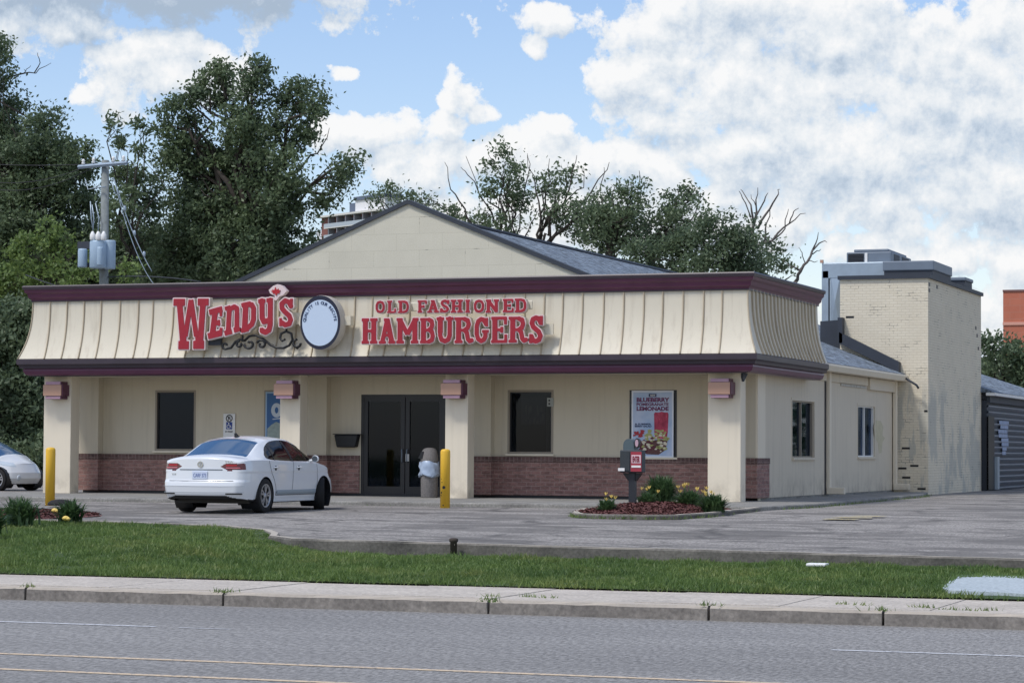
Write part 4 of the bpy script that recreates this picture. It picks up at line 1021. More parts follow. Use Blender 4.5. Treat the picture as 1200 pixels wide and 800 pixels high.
# litter bin
c = at(503, 583, 55.9); bx, by = c[0], 55.9
lb = empty('litter_bin', (bx, by, SL), 'grey domed litter bin with a pale bag over its rim beside the doors', 'litter bin')
stone = plain('bin_aggregate', srgb(124,120,118), .9, var=.25, vs=30)
q = MB(); q.lathe([(.19, 0), (.20, .02), (.215, .84), (.215, .85)], (bx, by, SL), 28); q.build('body', stone, lb)
q = MB(); prof = [(.218,.54),(.240,.50),(.250,.56),(.228,.64),(.245,.73),(.240,.82),(.222,.86)]
rows = []
for i, (r, h) in enumerate(prof):
    rows.append([(bx+(r+.018*math.sin(5*t+i*2)+.01*math.sin(11*t+i))*math.cos(t), by+(r+.018*math.sin(5*t+i*2))*math.sin(t), SL+h+.03*math.sin(3*t+i)) for t in np.linspace(0, 2*pi, 49)])
q.grid(np.array(rows)); q.build('bag', plain('pale_bag', srgb(170,186,208), .35, var=.1, vs=8), lb)
q = MB(); q.lathe([(.215,.86),(.215,.92),(.20,1.02),(.175,1.12),(.13,1.17),(.06,1.19),(.001,1.195)], (bx, by, SL), 28, cap=False); q.build('hood', stone, lb)
q = MB(); q.prism([(bx-.215, SL+.93), (bx-.10, SL+.93), (bx-.08, SL+1.10), (bx-.14, SL+1.10)], 'y', by-.19, by-.10); fixn(q.build('opening', M['black'], lb))
# drive through speaker post
c = np.array(at(741, 589.5, 48.6)); z0 = c[2]
ds = empty('drive_through_post', (c[0], 48.6, z0), 'dark arched-top post sign with a red panel reading ENTER in the red mulch bed', 'post sign')
def dp(u, v): return tuple(at(u, v, 48.6)[[0, 2]])
q = MB(); q.box(c[0]-.065, c[0]+.065, 48.55, 48.68, z0-.1, dp(741,553)[1]+.0); q.build('post', plain('charcoal_metal', srgb(38,41,48), .5), ds)
q = MB()
for s_ in (-1, 1):
    q.prism([(c[0]+s_*.065, dp(741,563)[1]), (c[0]+s_*.085, dp(741,563)[1]-.0), (c[0]+s_*.20, dp(741,554)[1]), (c[0]+s_*.065, dp(741,554)[1])], 'y', 48.57, 48.68)
fixn(q.build('flared_bracket', M['black'], ds))
x0, z1 = dp(729, 527); x1, zb = dp(754.5, 553.5)
q = MB(); q.box(x0, x1, 48.45, 48.72, zb, z1); bevel(q.build('cabinet', plain('slate_metal', srgb(50,57,64), .55), ds), .02)
xa, za = dp(732, 527); xb, zc = dp(744.5, 514)
pts = [(xa, z1)]+[(xa+(xb-xa)*(.5-.5*math.cos(t)), z1+(zc-z1)*(.45+.55*math.sin(t))) for t in np.linspace(0, pi, 9)]+[(xb, z1)]
q = MB(); q.prism(pts, 'y', 48.5, 48.8); fixn(q.build('arched_top', plain('teal_cap', srgb(78,94,100), .5), ds))
q = MB(); q.box(dp(729.5,530)[0], dp(740.5,530)[0], 48.438, 48.449, dp(730,551)[1], dp(730,529)[1]); q.build('speaker_panel', plain('speaker_cloth', srgb(58,64,68), .9, var=.2, vs=60), ds)
q = MB(); q.box(dp(742,530)[0], dp(754.5,530)[0], 48.438, 48.449, dp(730,552)[1], dp(730,529)[1]); rp = q.build('red_panel', plain('red_panel', srgb(160,52,66), .5), ds)
A, B = dp(743, 532.5), dp(753.8, 543)
q = MB(); q.box(A[0], B[0], 48.434, 48.437, A[1]-.17, A[1]-.005); q.build('white_plate', plain('pink_white', srgb(226,200,206), .5), rp)
text_mesh('ENTER', (A[0]+B[0])/2, A[1]-.09, .11, 48.431, 'lettering', plain('dark_red_ink', srgb(130,30,50), .5), rp, .004, .155, .05)
q = MB(); q.box(A[0], B[0], 48.43, 48.437, dp(743,547.5)[1], dp(743,545)[1]); q.build('stripe', M['white'], rp)
q = MB(); q.box(dp(727.5,549)[0], dp(735,549)[0], 48.42, 48.437, dp(730,551.5)[1], dp(730,548)[1]); q.build('label_tag', M['white'], ds)
q = MB(); ce = dp(748, 519); el = [(ce[0]+.05*math.cos(t), ce[1]+.10*math.sin(t)) for t in np.linspace(0, 2*pi, 17)[:-1]]; q.prism(el, 'y', 48.5, 48.6); fixn(q.build('oval_finial', M['black'], ds))
q = MB(); q.prism([(ce[0]+(x-ce[0])*.7, ce[1]+(z-ce[1])*.75) for x, z in el], 'y', 48.49, 48.499); fixn(q.build('finial_face', plain('pink_face', srgb(190,160,172), .5), ds))
c = atz(71, 590, .5); q = MB()
q.lathe([(.28,0),(.27,.05),(.20,.10),(.10,.12),(.001,.125)], (c[0], c[1], .47), 14); q.lathe([(.14,0),(.12,.07),(.001,.10)], (c[0]+.24, c[1]-.05, .47), 10)
tag(q.build('rubber_bag', M['rubber'], None, origin=(c[0], c[1], .47)), 'low black sagging bag on the asphalt right of the bollard at the far left pillar', 'bag')
# stub post at the lot kerb, white litter, pale utility slab
c = atz(515.5, 648, .24); q = MB(); q.lathe([(.05, -.1), (.05, .14), (.065, .15), (.065, .19), (.03, .20)], (c[0], 33.45, .24), 12)
tag(q.build('stub_post', plain('rusty_stub', srgb(70,62,56), .9), None, origin=(c[0], 33.45, .24)), 'short rusty metal stub standing at the parking lot kerb', 'post')
c = atz(958, 664, .22); q = MB(); q.box(c[0]-.13, c[0]+.13, c[1]-.1, c[1]+.1, .23, .27); o_ = q.build('litter', M['white'], None, origin=(c[0], c[1], .23)); bevel(o_, .015); tag(o_, 'scrap of white litter lying in the grass verge', 'litter')
a0, b0 = atz(1105, 688, .22), atz(1124, 674, .22)
q = MB()
edge = [(1104,688),(1112,681),(1120,675.5),(1125,673.5),(1145,673),(1165,673.5),(1200,675),(1290,679),(1290,704),(1240,699),(1200,695.5),(1170,693.5),(1140,692.5),(1112,691)]
q.prism([tuple(atz(u, v, .207)[:2]) for u, v in edge], 'z', .1, .207)
o_ = fixn(q.build('ground_slab', concrete('pale_slab', srgb(178,188,192), srgb(166,177,182), .8), None, origin=(a0[0]+1, a0[1], .2))); tag(o_, 'flat pale blue grey slab set in the grass near the sidewalk', 'slab')

# ================================================================== UTILITY POLE
YP = 78.
def pp(u, v, Y=YP): return tuple(at(u, v, Y))
b_ = pp(124, 500)
UP = empty('utility_pole', (b_[0], YP, .46), 'grey wooden utility pole with crossarm and three pale transformers behind the restaurant', 'utility pole')
wood = plain('weathered_wood', srgb(128,134,134), .9, var=.2, vs=6)
t = pp(123.5, 188)
q = MB(); q.tube([(t[0], YP, .4), (t[0], YP, 6), (t[0], YP, t[2])], [.20, .17, .13], 12); q.build('pole', wood, UP)
al = pp(95, 196.5); ar = pp(152, 191.5)
q = MB(); q.tube([(al[0], YP-.2, al[2]), (ar[0], YP-.2, ar[2])], .07, 4, smooth=False); q.build('crossarm', plain('pale_arm', srgb(148,164,180), .6), UP)
q = MB()
for u, v in ((101,195.5),(113,194),(136,192.5),(148,191.5)):
    c = pp(u, v); q.lathe([(.04,0),(.07,.05),(.04,.1),(.07,.14),(.03,.2)], (c[0], YP-.2, c[2]+.05), 8)
q.build('insulator', M['white'], UP)
q = MB()
for pts in (((100,210),(103,222),(113,220),(124,219)), ((108,240),(110,255),(109,270)), ((106,236),(107,256),(109,268)), ((112,238),(116,256),(115,270)), ((131,212),(133,222),(136,228))):
    q.tube([pp(u, v, YP-.25) for u, v in pts], .022, 5)
q.build('lead_wire', M['galv'], UP)
tm = plain('transformer_paint', srgb(158,180,200), .45, var=.06)
for u0, u1, v0, v1, Y0 in ((89,99,291,313,YP-.9), (101,119,281,314,YP-1.0), (112,119,289,311,YP-1.5), (119,131.5,281,315,YP-.6)):
    a = pp(u0, v1, Y0); b = pp(u1, v0, Y0); cxx = (a[0]+b[0])/2; r = (b[0]-a[0])/2
    q = MB(); q.lathe([(r*.9, 0), (r, .04), (r, b[2]-a[2]-.06), (r*.9, b[2]-a[2])], (cxx, Y0+r, a[2]), 16); tr = q.build('transformer', tm, UP)
q = MB()
for u in (108.5, 115, 121.5):
    c = pp(u, 280, YP-.9); q.lathe([(.07,0),(.095,.04),(.095,.20),(.06,.26),(.03,.32)], (c[0], YP-.9, c[2]-.05), 10)
q.build('bushing', M['white'], UP)
q = MB(); a = pp(90, 283, YP-.5); b = pp(131, 280, YP-.5); q.box(a[0], b[0], YP-.45, YP-.2, a[2]-.25, a[2]); q.box(a[0], b[0], YP-.45, YP-.2, a[2]-.9, a[2]-.75); q.build('mounting_bracket', M['slate'], UP)
def wire(p0, p1, sag, r, n=14):
    return [tuple(np.array(p0)*(1-t)+np.array(p1)*t-np.array([0,0,sag*4*t*(1-t)])) for t in np.linspace(0, 1, n)]
q = MB()
for (u0, v0), (u1, v1), s_ in (((-60,189),(113,192),.1), ((-60,201),(101,195),.5), ((-60,206),(113,194),.7)): q.tube(wire(pp(u0,v0), pp(u1,v1), s_, .02), .015, 5)
o_ = q.build('overhead_wire', M['black'], None, origin=pp(0, 195)); tag(o_, 'grey overhead wires running left from the crossarm of the utility pole', 'wire')
q = MB(); q.tube(wire(pp(133,208), pp(178,318), .25, .03), .018, 5); q.tube(wire(pp(134,212,YP-.3), pp(182,335,YP-.3), .5, .03), .014, 5)
for t in (.3,.55,.8): c = wire(pp(133,208), pp(178,318), .25, .03, 21)[int(t*20)]; q.lathe([(.03,0),(.05,.05),(.05,.15),(.03,.2)], c, 8)
o_ = q.build('guy_cable', M['galv'], None, origin=pp(178, 330)); tag(o_, 'sloping service cable with splices running down right from the utility pole', 'cable')
q = MB(); q.tube(wire(pp(30,322), pp(262,336), .6, .02), .02, 5); q.tube(wire(pp(120,325), pp(235,330), -.1, .02), .02, 5)
o_ = q.build('low_wire', M['slate'], None, origin=pp(150, 330)); tag(o_, 'thin low wires crossing just above the burgundy roof edge behind it', 'wire')
# ================================================================== PLANTS
def leaf_quads(C, size, rng, droop=.3, aspect=.5):
    n = len(C)
    d = rng.normal(size=(n, 3)); d[:, 2] -= droop; d /= np.linalg.norm(d, axis=1)[:, None]
    e = rng.normal(size=(n, 3)); e -= (e*d).sum(1)[:, None]*d; e /= np.linalg.norm(e, axis=1)[:, None]
    s = size*rng.uniform(.6, 1.3, n)[:, None]
    V = np.stack([C-d*s*.5, C+e*s*aspect*.5, C+d*s*.5, C-e*s*aspect*.5], 1).reshape(-1, 3)
    return V, np.arange(4*n).reshape(n, 4)
def wiggle(p0, p1, rng, n=5, amp=.08):
    p0, p1 = np.array(p0, float), np.array(p1, float); L = np.linalg.norm(p1-p0); out = [p0]
    for k in range(1, n): out.append(p0+(p1-p0)*k/n+rng.normal(size=3)*L*amp*(1-abs(2*k/n-1)*.3)+np.array([0,0,L*.05*math.sin(pi*k/n)]))
    out.append(p1); return out
LEAFK = 2.9
def tree(name, label, cat, Y, lobes, base_uv, leaf='leaf', size=.17, dens=150, group=None, tr=.28, bare=(), bark='bark', seed=0, clump=.55, branchy=1.0, trunk_top=None, depth=.8, aspect=.5):
    """lobes: (u, v, ru, rv[, density]) photo-plane ellipses at distance Y, given real depth and size"""
    rng = np.random.default_rng(seed+11)
    g0 = .46
    base = at(base_uv[0], base_uv[1], Y); base = np.array([base[0], Y, g0])
    root = empty(name, tuple(base), label, cat, group)
    mbt = MB(); mbb = MB(); Cs = []
    ctr = np.mean([at(l[0], l[1], Y) for l in lobes], 0) if lobes else at(bare[0][0][0], bare[0][0][1], Y)
    fork = np.array([base[0]*.5+ctr[0]*.5, Y, 0]); 
    lowest = min([at(l[0], l[1]+l[3], Y)[2] for l in lobes] or [base[2]+3])
    fork[2] = max(base[2]+1.2, min(lowest+.8, ctr[2]-.5)) if trunk_top is None else at(trunk_top[0], trunk_top[1], Y)[2]
    if trunk_top is not None: fork[0] = at(trunk_top[0], trunk_top[1], Y)[0]
    mbt.tube(wiggle(base-np.array([0,0,.3]), fork, rng, 6, .02), np.linspace(tr*1.1, tr*.6, 7), 10)
    for l in lobes:
        u, v, ru, rv = l[:4]; dn = l[4] if len(l) > 4 else 1.0
        yo = rng.uniform(-1, 1)*1.2
        c = at(u, v, Y+yo); k = ppm(c); rx, rz = ru/k, rv/k; ry = max(rx, rz)*depth
        p = wiggle(fork, c, rng, 6, .07)
        mbb.tube(p, np.linspace(tr*.30, tr*.07, 7), 6)
        area = pi*rx*rz; nc = max(5, int(area/(clump**2)*1.3*(ry/clump)**.35))
        q = rng.normal(size=(nc, 3)); q /= np.linalg.norm(q, axis=1)[:, None]; q *= rng.uniform(0, 1, nc)[:, None]**.46
        P_ = c+q*np.array([rx, ry, rz])*.93
        for cp in P_:
            if rng.random() < .55*branchy:
                j = p[rng.integers(2, 6)]; mbb.tube(wiggle(j, cp, rng, 3, .10), [tr*.05+.012, tr*.03+.01, .012, .006], 4, cap=False)
            nl = int(LEAFK*dens*dn**.45*clump**2*rng.uniform(.5, 1.5)); r = clump*rng.uniform(.6, 1.25)
            pts = rng.normal(size=(nl, 3))*np.array([r*.5, r*.5, r*.38])
            Cs.append(cp+pts)
    for bb in bare:
        pts = []
        for i, b in enumerate(bb[0:] if not isinstance(bb[-1], (int, float)) else bb[:-1]): pts.append(tuple(at(b[0], b[1], Y+(.25*math.sin(i*2.3+seed)))))
        r0 = bb[-1] if isinstance(bb[-1], (int, float)) else .06
        # refine with a little crookedness
        fine = []
        for a_, b_ in zip(pts, pts[1:]): fine += wiggle(a_, b_, rng, 3, .05)[:-1]
        fine.append(np.array(pts[-1])); mbb.tube(fine, np.linspace(r0*.72, .010, len(fine)), 6)
    mbt.build('trunk', M[bark], root)
    if mbb.v: mbb.build('limbs', M[bark], root)
    if Cs:
        V, F = leaf_quads(np.concatenate(Cs), size, rng, aspect=aspect)
        V = V-base; arrays_mesh('crown', V, F, M[leaf], root)
    return root
GRP = 'trees behind the restaurant'
tree('shade_tree', 'huge dark broadleaf tree filling the left edge behind the utility pole', 'tree', 96,
     [(-40,180,60,90),(5,165,55,62),(48,185,46,66),(84,205,30,48),(102,232,20,36,.7),(20,270,80,70),(88,285,36,42,.8),(-20,340,90,60),(40,350,60,50),(3,55,12,26,.35),(-15,80,30,40,.6)], (10, 520), size=.20, dens=120, group=GRP, tr=.5, seed=1,
     bare=[((0,98),(20,88),(42,86),(60,74),.07), ((40,86),(47,74),(44,62),.04), ((22,88),(30,84),(36,77),.03)])
tree('understory_tree', 'bright green young tree in front of the dark trees beside the transformers', 'tree', 86,
     [(28,290,26,22),(62,282,24,22),(12,335,32,34),(50,320,36,26),(85,300,16,16,.6),(148,318,16,14,.5),(95,325,26,14)], (45, 520), leaf='leafbright', size=.22, dens=85, group=GRP, tr=.15, seed=2, clump=.5)
tree('understory_tree', 'dark bushy tree hanging down to the ground left of the far pillar', 'tree', 83,
     [(5,395,44,50),(-20,440,40,60),(20,440,36,50),(34,495,26,52),(5,510,36,50),(20,550,34,30),(-30,520,40,60),(45,380,25,30),(52,470,20,60),(60,540,24,40),(30,560,40,22)], (15, 560), leaf='leaf2', size=.22, dens=150, group=GRP, tr=.2, seed=3)
tree('plume_tree', 'slender tree with two feathery plumes between the two largest trees', 'tree', 90,
     [(136,152,9,16),(139,178,8,14),(167,148,9,18),(163,175,9,14),(150,205,26,18),(140,240,26,26),(172,232,20,34),(150,285,44,44),(128,316,36,18)], (150, 520), leaf='leaf', size=.26, dens=62, group=GRP, tr=.2, seed=4, clump=.42, aspect=.38)
tree('shade_tree', 'tallest round crowned dark tree rising left of the gable', 'tree', 94,
     [(208,150,24,34,.85),(222,120,16,16,.6),(246,104,26,30,.8),(262,88,14,18,.6),(296,100,26,26,.62),(306,78,16,12,.45),(346,112,32,28,.55),(372,128,18,24,.5),(358,158,28,22,.55),(300,150,50,36,.75),(220,195,38,50),(275,205,50,50),(325,210,44,44,.85),(240,265,70,54),(320,270,54,50,.95),(345,300,34,36),(200,310,50,40),(280,312,70,34),(408,192,24,15,.5),(392,214,26,15,.5),(378,238,18,12,.5)], (290, 520), size=.20, dens=125, group=GRP, tr=.55, seed=5, trunk_top=(295, 262),
     bare=[((296,260),(302,220),(300,180),(318,150),(345,120),.16), ((302,215),(285,170),(262,140),.12), ((312,240),(350,200),(372,180),(386,150),.10), ((300,250),(345,235),(400,205),(430,200),.11), ((300,190),(270,180),(240,160),.07)])
tree('dense_bush', 'dark thicket filling the space under the tall trees behind the utility pole', 'bush', 100,
     [(110,300,44,40),(160,300,44,40),(60,320,50,40),(215,318,50,30),(130,335,60,30),(0,330,50,50),(275,322,40,24),(330,312,36,26)], (150, 520), size=.24, dens=110, group=GRP, tr=.2, seed=16, clump=.7)
tree('small_tree', 'thin sparse tree peeking over the left slope near the gable peak', 'tree', 101,
     [(458,222,16,9,.6),(440,236,14,8,.5),(476,232,16,8,.5),(500,238,18,6,.5),(520,246,20,8,.5),(535,258,18,8,.5)], (470, 520), leaf='leaf2', size=.17, dens=70, group=GRP, tr=.12, seed=6, trunk_top=(465, 262),
     bare=[((465,255),(446,235),(440,215),.05), ((470,250),(500,232),(530,250),.04)])
tree('open_crowned_tree', 'leggy tree with an upright open crown just right of the gable peak', 'tree', 99,
     [(592,190,22,20,.45),(600,215,26,24,.55),(578,222,16,22,.4),(612,238,18,20,.4),(575,250,18,16,.45),(560,262,22,12,.55),(600,265,26,12,.5)], (590, 520), leaf='leaf2', size=.19, dens=85, group=GRP, tr=.2, seed=7, trunk_top=(588, 288),
     bare=[((556,272),(545,245),(528,222),(521,190),.07), ((588,280),(570,240),(548,205),(540,196),.05), ((588,285),(577,250),(562,230),(546,183),.05), ((585,275),(594,230),(600,200),.08), ((600,275),(590,215),(572,180),.05), ((602,282),(612,240),(620,200),(618,180),.05)])
tree('open_crowned_tree', 'many stemmed tree with bare twig tips reaching above its leaves, second from the gable peak', 'tree', 97,
     [(644,212,18,20,.4),(664,208,16,18,.38),(652,235,24,18,.5),(672,238,18,20,.5),(640,258,22,14,.4),(668,265,26,18,.55)], (650, 520), leaf='leaf2', size=.19, dens=85, group=GRP, tr=.2, seed=8, trunk_top=(634, 292),
     bare=[((632,290),(634,255),(628,225),(618,182),.09), ((636,270),(660,240),(670,205),(676,182),.08), ((640,290),(668,262),(690,230),(714,190),.10), ((668,262),(690,250),(702,225),(708,196),.06), ((634,250),(646,215),(644,186),.05), ((610,290),(598,262),(586,240),.04), ((612,288),(622,262),(632,245),.05), ((606,290),(600,250),(604,232),.04), ((660,240),(684,220),(684,196),.04)])
tree('willow_tree', 'full grey green tree with fine foliage over the grey shingle roof', 'tree', 95,
     [(706,232,18,16,.5),(712,252,32,28,.8),(742,224,20,20,.5),(735,248,28,26,.75),(722,275,44,26,.95),(752,265,18,26,.6),(695,270,22,22,.7)], (722, 520), leaf='leaf2', size=.18, dens=105, group=GRP, tr=.3, seed=9, trunk_top=(716, 292),
     bare=[((716,288),(724,262),(738,235),(744,205),.09), ((716,290),(740,262),(748,232),(749,200),.07), ((715,290),(700,260),(702,236),.07), ((722,262),(718,235),(722,208),.05)])
tree('willow_tree', 'dark feathery tree leaning left of the dead branches', 'tree', 96,
     [(792,238,17,18,.55),(806,228,12,14,.4),(782,258,22,20,.75),(808,255,20,18,.55),(790,282,34,20,.9),(822,262,12,14,.4)], (775, 520), leaf='leaf2', size=.18, dens=100, group=GRP, tr=.25, seed=10, trunk_top=(765, 296),
     bare=[((765,300),(785,270),(800,245),(812,222),.09), ((768,295),(795,275),(815,250),(822,230),.07), ((775,290),(790,250),(796,220),.05)])
tree('dense_bush', 'low dense grey green thicket behind the right end of the roof', 'bush', 90,
     [(760,300,30,20),(800,292,40,24),(840,290,40,22),(830,272,24,18,.8),(852,268,20,22,.6),(878,290,26,26,.6),(870,310,36,18),(820,315,50,18),(770,318,40,14)], (820, 520), leaf='leaf2', size=.16, dens=150, group=GRP, tr=.2, seed=12)
tree('dead_tree', 'half dead tree with tall bare grey branches behind the canopy corner', 'tree', 92,
     [(884,270,16,14,.3),(908,292,14,16,.45),(914,312,14,12,.45),(895,300,16,18,.4)], (845, 520), leaf='leaf2', size=.16, dens=80, group=GRP, tr=.2, seed=13, trunk_top=(858, 318), bark='deadbark',
     bare=[((858,316),(880,290),(905,282),(925,262),(944,250),.12), ((880,290),(884,262),(880,240),(868,222),.10), ((884,262),(886,240),(888,220),.07), ((884,262),(896,235),(900,226),.06), ((888,268),(902,245),(912,228),(914,222),.07),
           ((925,262),(930,248),(936,244),.04), ((880,255),(870,232),(866,224),.04), ((905,282),(920,268),(924,245),.05), ((895,286),(898,262),(904,240),.06), ((858,315),(862,280),(866,262),.07), ((886,242),(880,228),.03), ((840,300),(838,270),(843,250),.04), ((838,280),(834,262),.03)])
tree('dead_tree', 'small leafless tree leaning right just before the pale duct', 'tree', 91,
     [], (930, 520), size=.15, group=GRP, tr=.12, seed=14, trunk_top=(932, 330), bark='deadbark',
     bare=[((931,332),(938,318),(950,300),(960,285),(969,284),.10), ((950,300),(956,285),(959,272),.06), ((938,318),(925,312),(918,305),.05), ((944,310),(940,296),(936,290),.03), ((952,298),(962,292),.03), ((946,306),(958,306),.03), ((920,328),(931,322),.04)])
tree('shade_tree', 'dark round tree standing between the painted brick block and the far red building', 'tree', 118,
     [(1160,412,16,20),(1178,404,14,14,.7),(1190,425,26,24),(1210,420,20,28),(1165,440,30,20),(1200,450,30,20)], (1180, 520), size=.24, dens=90, group=GRP, tr=.3, seed=15)

# low far-off woodland closing the horizon on both sides
rng = np.random.default_rng(5); n = 26000
X = rng.uniform(-190, 70, n); Yv = 150+rng.normal(size=n)*4+.12*abs(X+20); top = 7.2+1.6*np.sin(X*.11)+1.1*np.sin(X*.37+1)+.6*np.sin(X*.9)
C_ = np.stack([X, Yv, .46+top*rng.uniform(0, 1, n)**.8], 1); V, F = leaf_quads(C_, 1.0, rng, aspect=.7)
tag(arrays_mesh('distant_wood', V, F, M['leaf']), 'far low woodland along the horizon behind the lot', 'wood', kind='stuff')
# ------------- distant buildings
hz = lambda u: 526.7+.0058*(u-600)
YB = 600
AB = at(377, 256, YB)
ab = empty('apartment_building', (AB[0], YB, .4), 'far pale apartment tower with balconies glimpsed between the tall tree and the gable', 'building')
dr = -ray(-1680, hz(-1680)); dr[2] = 0; dr /= np.linalg.norm(dr); nr = np.array([dr[1], -dr[0], 0])
if nr[1] > 0: nr = -nr
def send(u):
    d = ray(u, 260); return (d[1]*(AB[0])-d[0]*AB[1])/(d[0]*dr[1]-d[1]*dr[0])
SE = send(449)
def quadbox(mb, s0, s1_, z0, z1, t0, t1, o=AB):
    c = [(s0,t0),(s1_,t0),(s1_,t1),(s0,t1)]; pts = [(o[0]+dr[0]*s+nr[0]*t, o[1]+dr[1]*s+nr[1]*t) for s, t in c]
    mb.prism(pts, 'z', z0, z1)
ztop = AB[2]
q = MB(); quadbox(q, 0, SE*.16, .4, ztop, -6, 0); quadbox(q, SE*.16, SE, .4, ztop, -6, -1.0); fixn(q.build('wall', plain('red_brown_brick', srgb(136,92,86), .9), ab))
q = MB(); quadbox(q, send(369.5), -.02, .4, ztop-3.2, -6, -.5); fixn(q.build('white_tower', plain('white_panel', srgb(225,225,228), .8), ab))
q = MB(); r_ = MB(); g_ = MB(); zz = ztop-2.9
while zz > ztop-20:
    quadbox(q, SE*.10, SE+.2, zz-.12, zz+.12, -.99, 1.2); quadbox(r_, SE*.10, SE+.2, zz+.121, zz+1.15, 1.05, 1.2); quadbox(g_, SE*.2, SE, zz+.4, zz+2.3, -.99, -.9); zz -= 2.9
quadbox(q, -.3, SE+.2, ztop+.001, ztop+.5, -6.2, 1.3)
fixn(q.build('balcony_slab', plain('pale_concrete', srgb(214,212,206), .8), ab)); fixn(r_.build('balcony_rail', plain('grey_rail', srgb(176,186,194), .6), ab)); fixn(g_.build('window_band', plain('far_windows', srgb(92,108,124), .3), ab))
q = MB()
for s_ in [SE*t for t in (.16,.3,.44,.58,.72,.86)]: quadbox(q, s_, s_+.4, ztop-20, ztop, -.99, 1.04)
fixn(q.build('party_wall', plain('dividers', srgb(128,128,134), .8), ab))
s0 = send(414)
q = MB(); quadbox(q, s0, SE, ztop+.5, ztop+3.6, -5.8, -.6); fixn(q.build('penthouse', plain('white_band', srgb(228,228,230), .8), ab))
q = MB(); quadbox(q, s0-.3, SE+.3, ztop+3.602, ztop+4.5, -6, -.2); quadbox(q, s0-4, s0-.02, ztop+.5, ztop+3.2, -5.5, -1.5); fixn(q.build('penthouse_roof', plain('blue_grey_metal', srgb(96,108,128), .6), ab))
a = at(1175.5, 342, 150)
rb = empty('brick_building', (a[0]+10, 150, .4), 'far plain red brick building with a pale band at the right edge', 'building')
q = MB(); q.box(a[0], a[0]+26, 150, 175, .4, a[2]); q.build('wall', brickmat('far_red_brick', srgb(192,116,92), srgb(184,108,86), srgb(186,124,104), 1.2, .4, .02, bump=0), rb)
z_ = at(1175.5, 379, 150)[2]
q = MB(); q.box(a[0]-.02, a[0]+26, 149.94, 149.999, z_-.1, z_+.08); q.build('band', plain('pale_band', srgb(214,158,140), .8), rb)
q = MB(); q.box(a[0]-.02, a[0]+26.2, 149.95, 175.2, a[2]+.001, a[2]+.12); q.build('roof_edge', plain('roof_edge_brown', srgb(120,84,80), .7), rb)

# ------------- strap leaved clumps and flowers
def clump(name, label, cat, x, y, z, r, h, n, flowers=0, seed=0, leaf='shrubleaf', group=None, wid=.022):
    rng = np.random.default_rng(seed+100); mb = MB(); root = empty(name, (x, y, z), label, cat, group)
    for i in range(n):
        a = rng.uniform(0, 2*pi); reach = r*rng.uniform(.25, 1.1); hh = h*rng.uniform(.55, 1.1)*(1.1-.45*reach/r); b0 = np.array([x+rng.normal()*r*.18, y+rng.normal()*r*.18, z-.02])
        d = np.array([math.cos(a), math.sin(a), 0]); s = np.array([-d[1], d[0], 0]); w = wid*rng.uniform(.7, 1.3); P_ = []
        for k in range(6):
            t = k/5; p = b0+d*reach*t**1.6+np.array([0, 0, hh*(1.7*t-.75*t*t)]); ww = w*(1-t**2*.95); P_.append([p-s*ww, p+s*ww])
        mb.grid(np.array(P_))
    mb.build('foliage', M[leaf], root)
    if flowers:
        fm = MB(); sm_ = MB()
        for i in range(flowers):
            a = rng.uniform(0, 2*pi); rr_ = r*rng.uniform(.2, .95); p = np.array([x+rr_*math.cos(a), y+rr_*math.sin(a)*.9, z+h*rng.uniform(.72, 1.12)])
            sm_.tube([(x+(p[0]-x)*.3, y+(p[1]-y)*.3, z), tuple((p+np.array([x+(p[0]-x)*.3, y+(p[1]-y)*.3, z]))/2+np.array([0,0,.04])), tuple(p)], .006, 4)
            for k in range(6):
                t = k*pi/3+i; e = .050*rng.uniform(.8, 1.2); c0 = p
                fm.add([c0, c0+np.array([math.cos(t-.35)*e*.6, math.sin(t-.35)*e*.6, .035]), c0+np.array([math.cos(t)*e*.9, math.sin(t)*e*.9, .075]), c0+np.array([math.cos(t+.35)*e*.6, math.sin(t+.35)*e*.6, .035])], [(0,1,2,3)])
        sm_.build('stem', M[leaf], root); fm.build('blossoms', M['petal'], root)
    return root
G1 = 'daylily clumps in the left mulch bed'
for u, v, r, h, lab, sd in ((24, 612, .46, .50, 'broad leafy daylily clump on red mulch at the left edge, wider of the two', 1), (82, 610, .36, .44, 'smaller leafy daylily clump between the yellow bollard and the lawn', 2), (-12, 622, .40, .42, 'leafy clump cut by the left frame edge at the lawn', 3)):
    c = atz(u, v, .46); clump('daylily', lab, 'plant', c[0], c[1], .44, r, h, 320, 0, sd, group=G1)
for du in (0, 1):
    c = atz(64+du*13, 596+du*9, .55); q = MB(); q.lathe([(.001,-.02),(.05,0),(.06,.03),(.03,.06),(.001,.065)], (c[0], c[1], .50), 10); q.lathe([(.001,-.02),(.03,0),(.04,.02),(.001,.05)], (c[0]+.08, c[1]-.05, .50), 8)
    o_ = q.build('fallen_bloom', M['petal'], None, origin=(c[0], c[1], .5)); tag(o_, ['pale bloom on the mulch right beside the bollard foot', 'pale bloom lower on the mulch beside the smaller clump'][du], 'flower')
G2 = 'flowering plants around the drive through post'
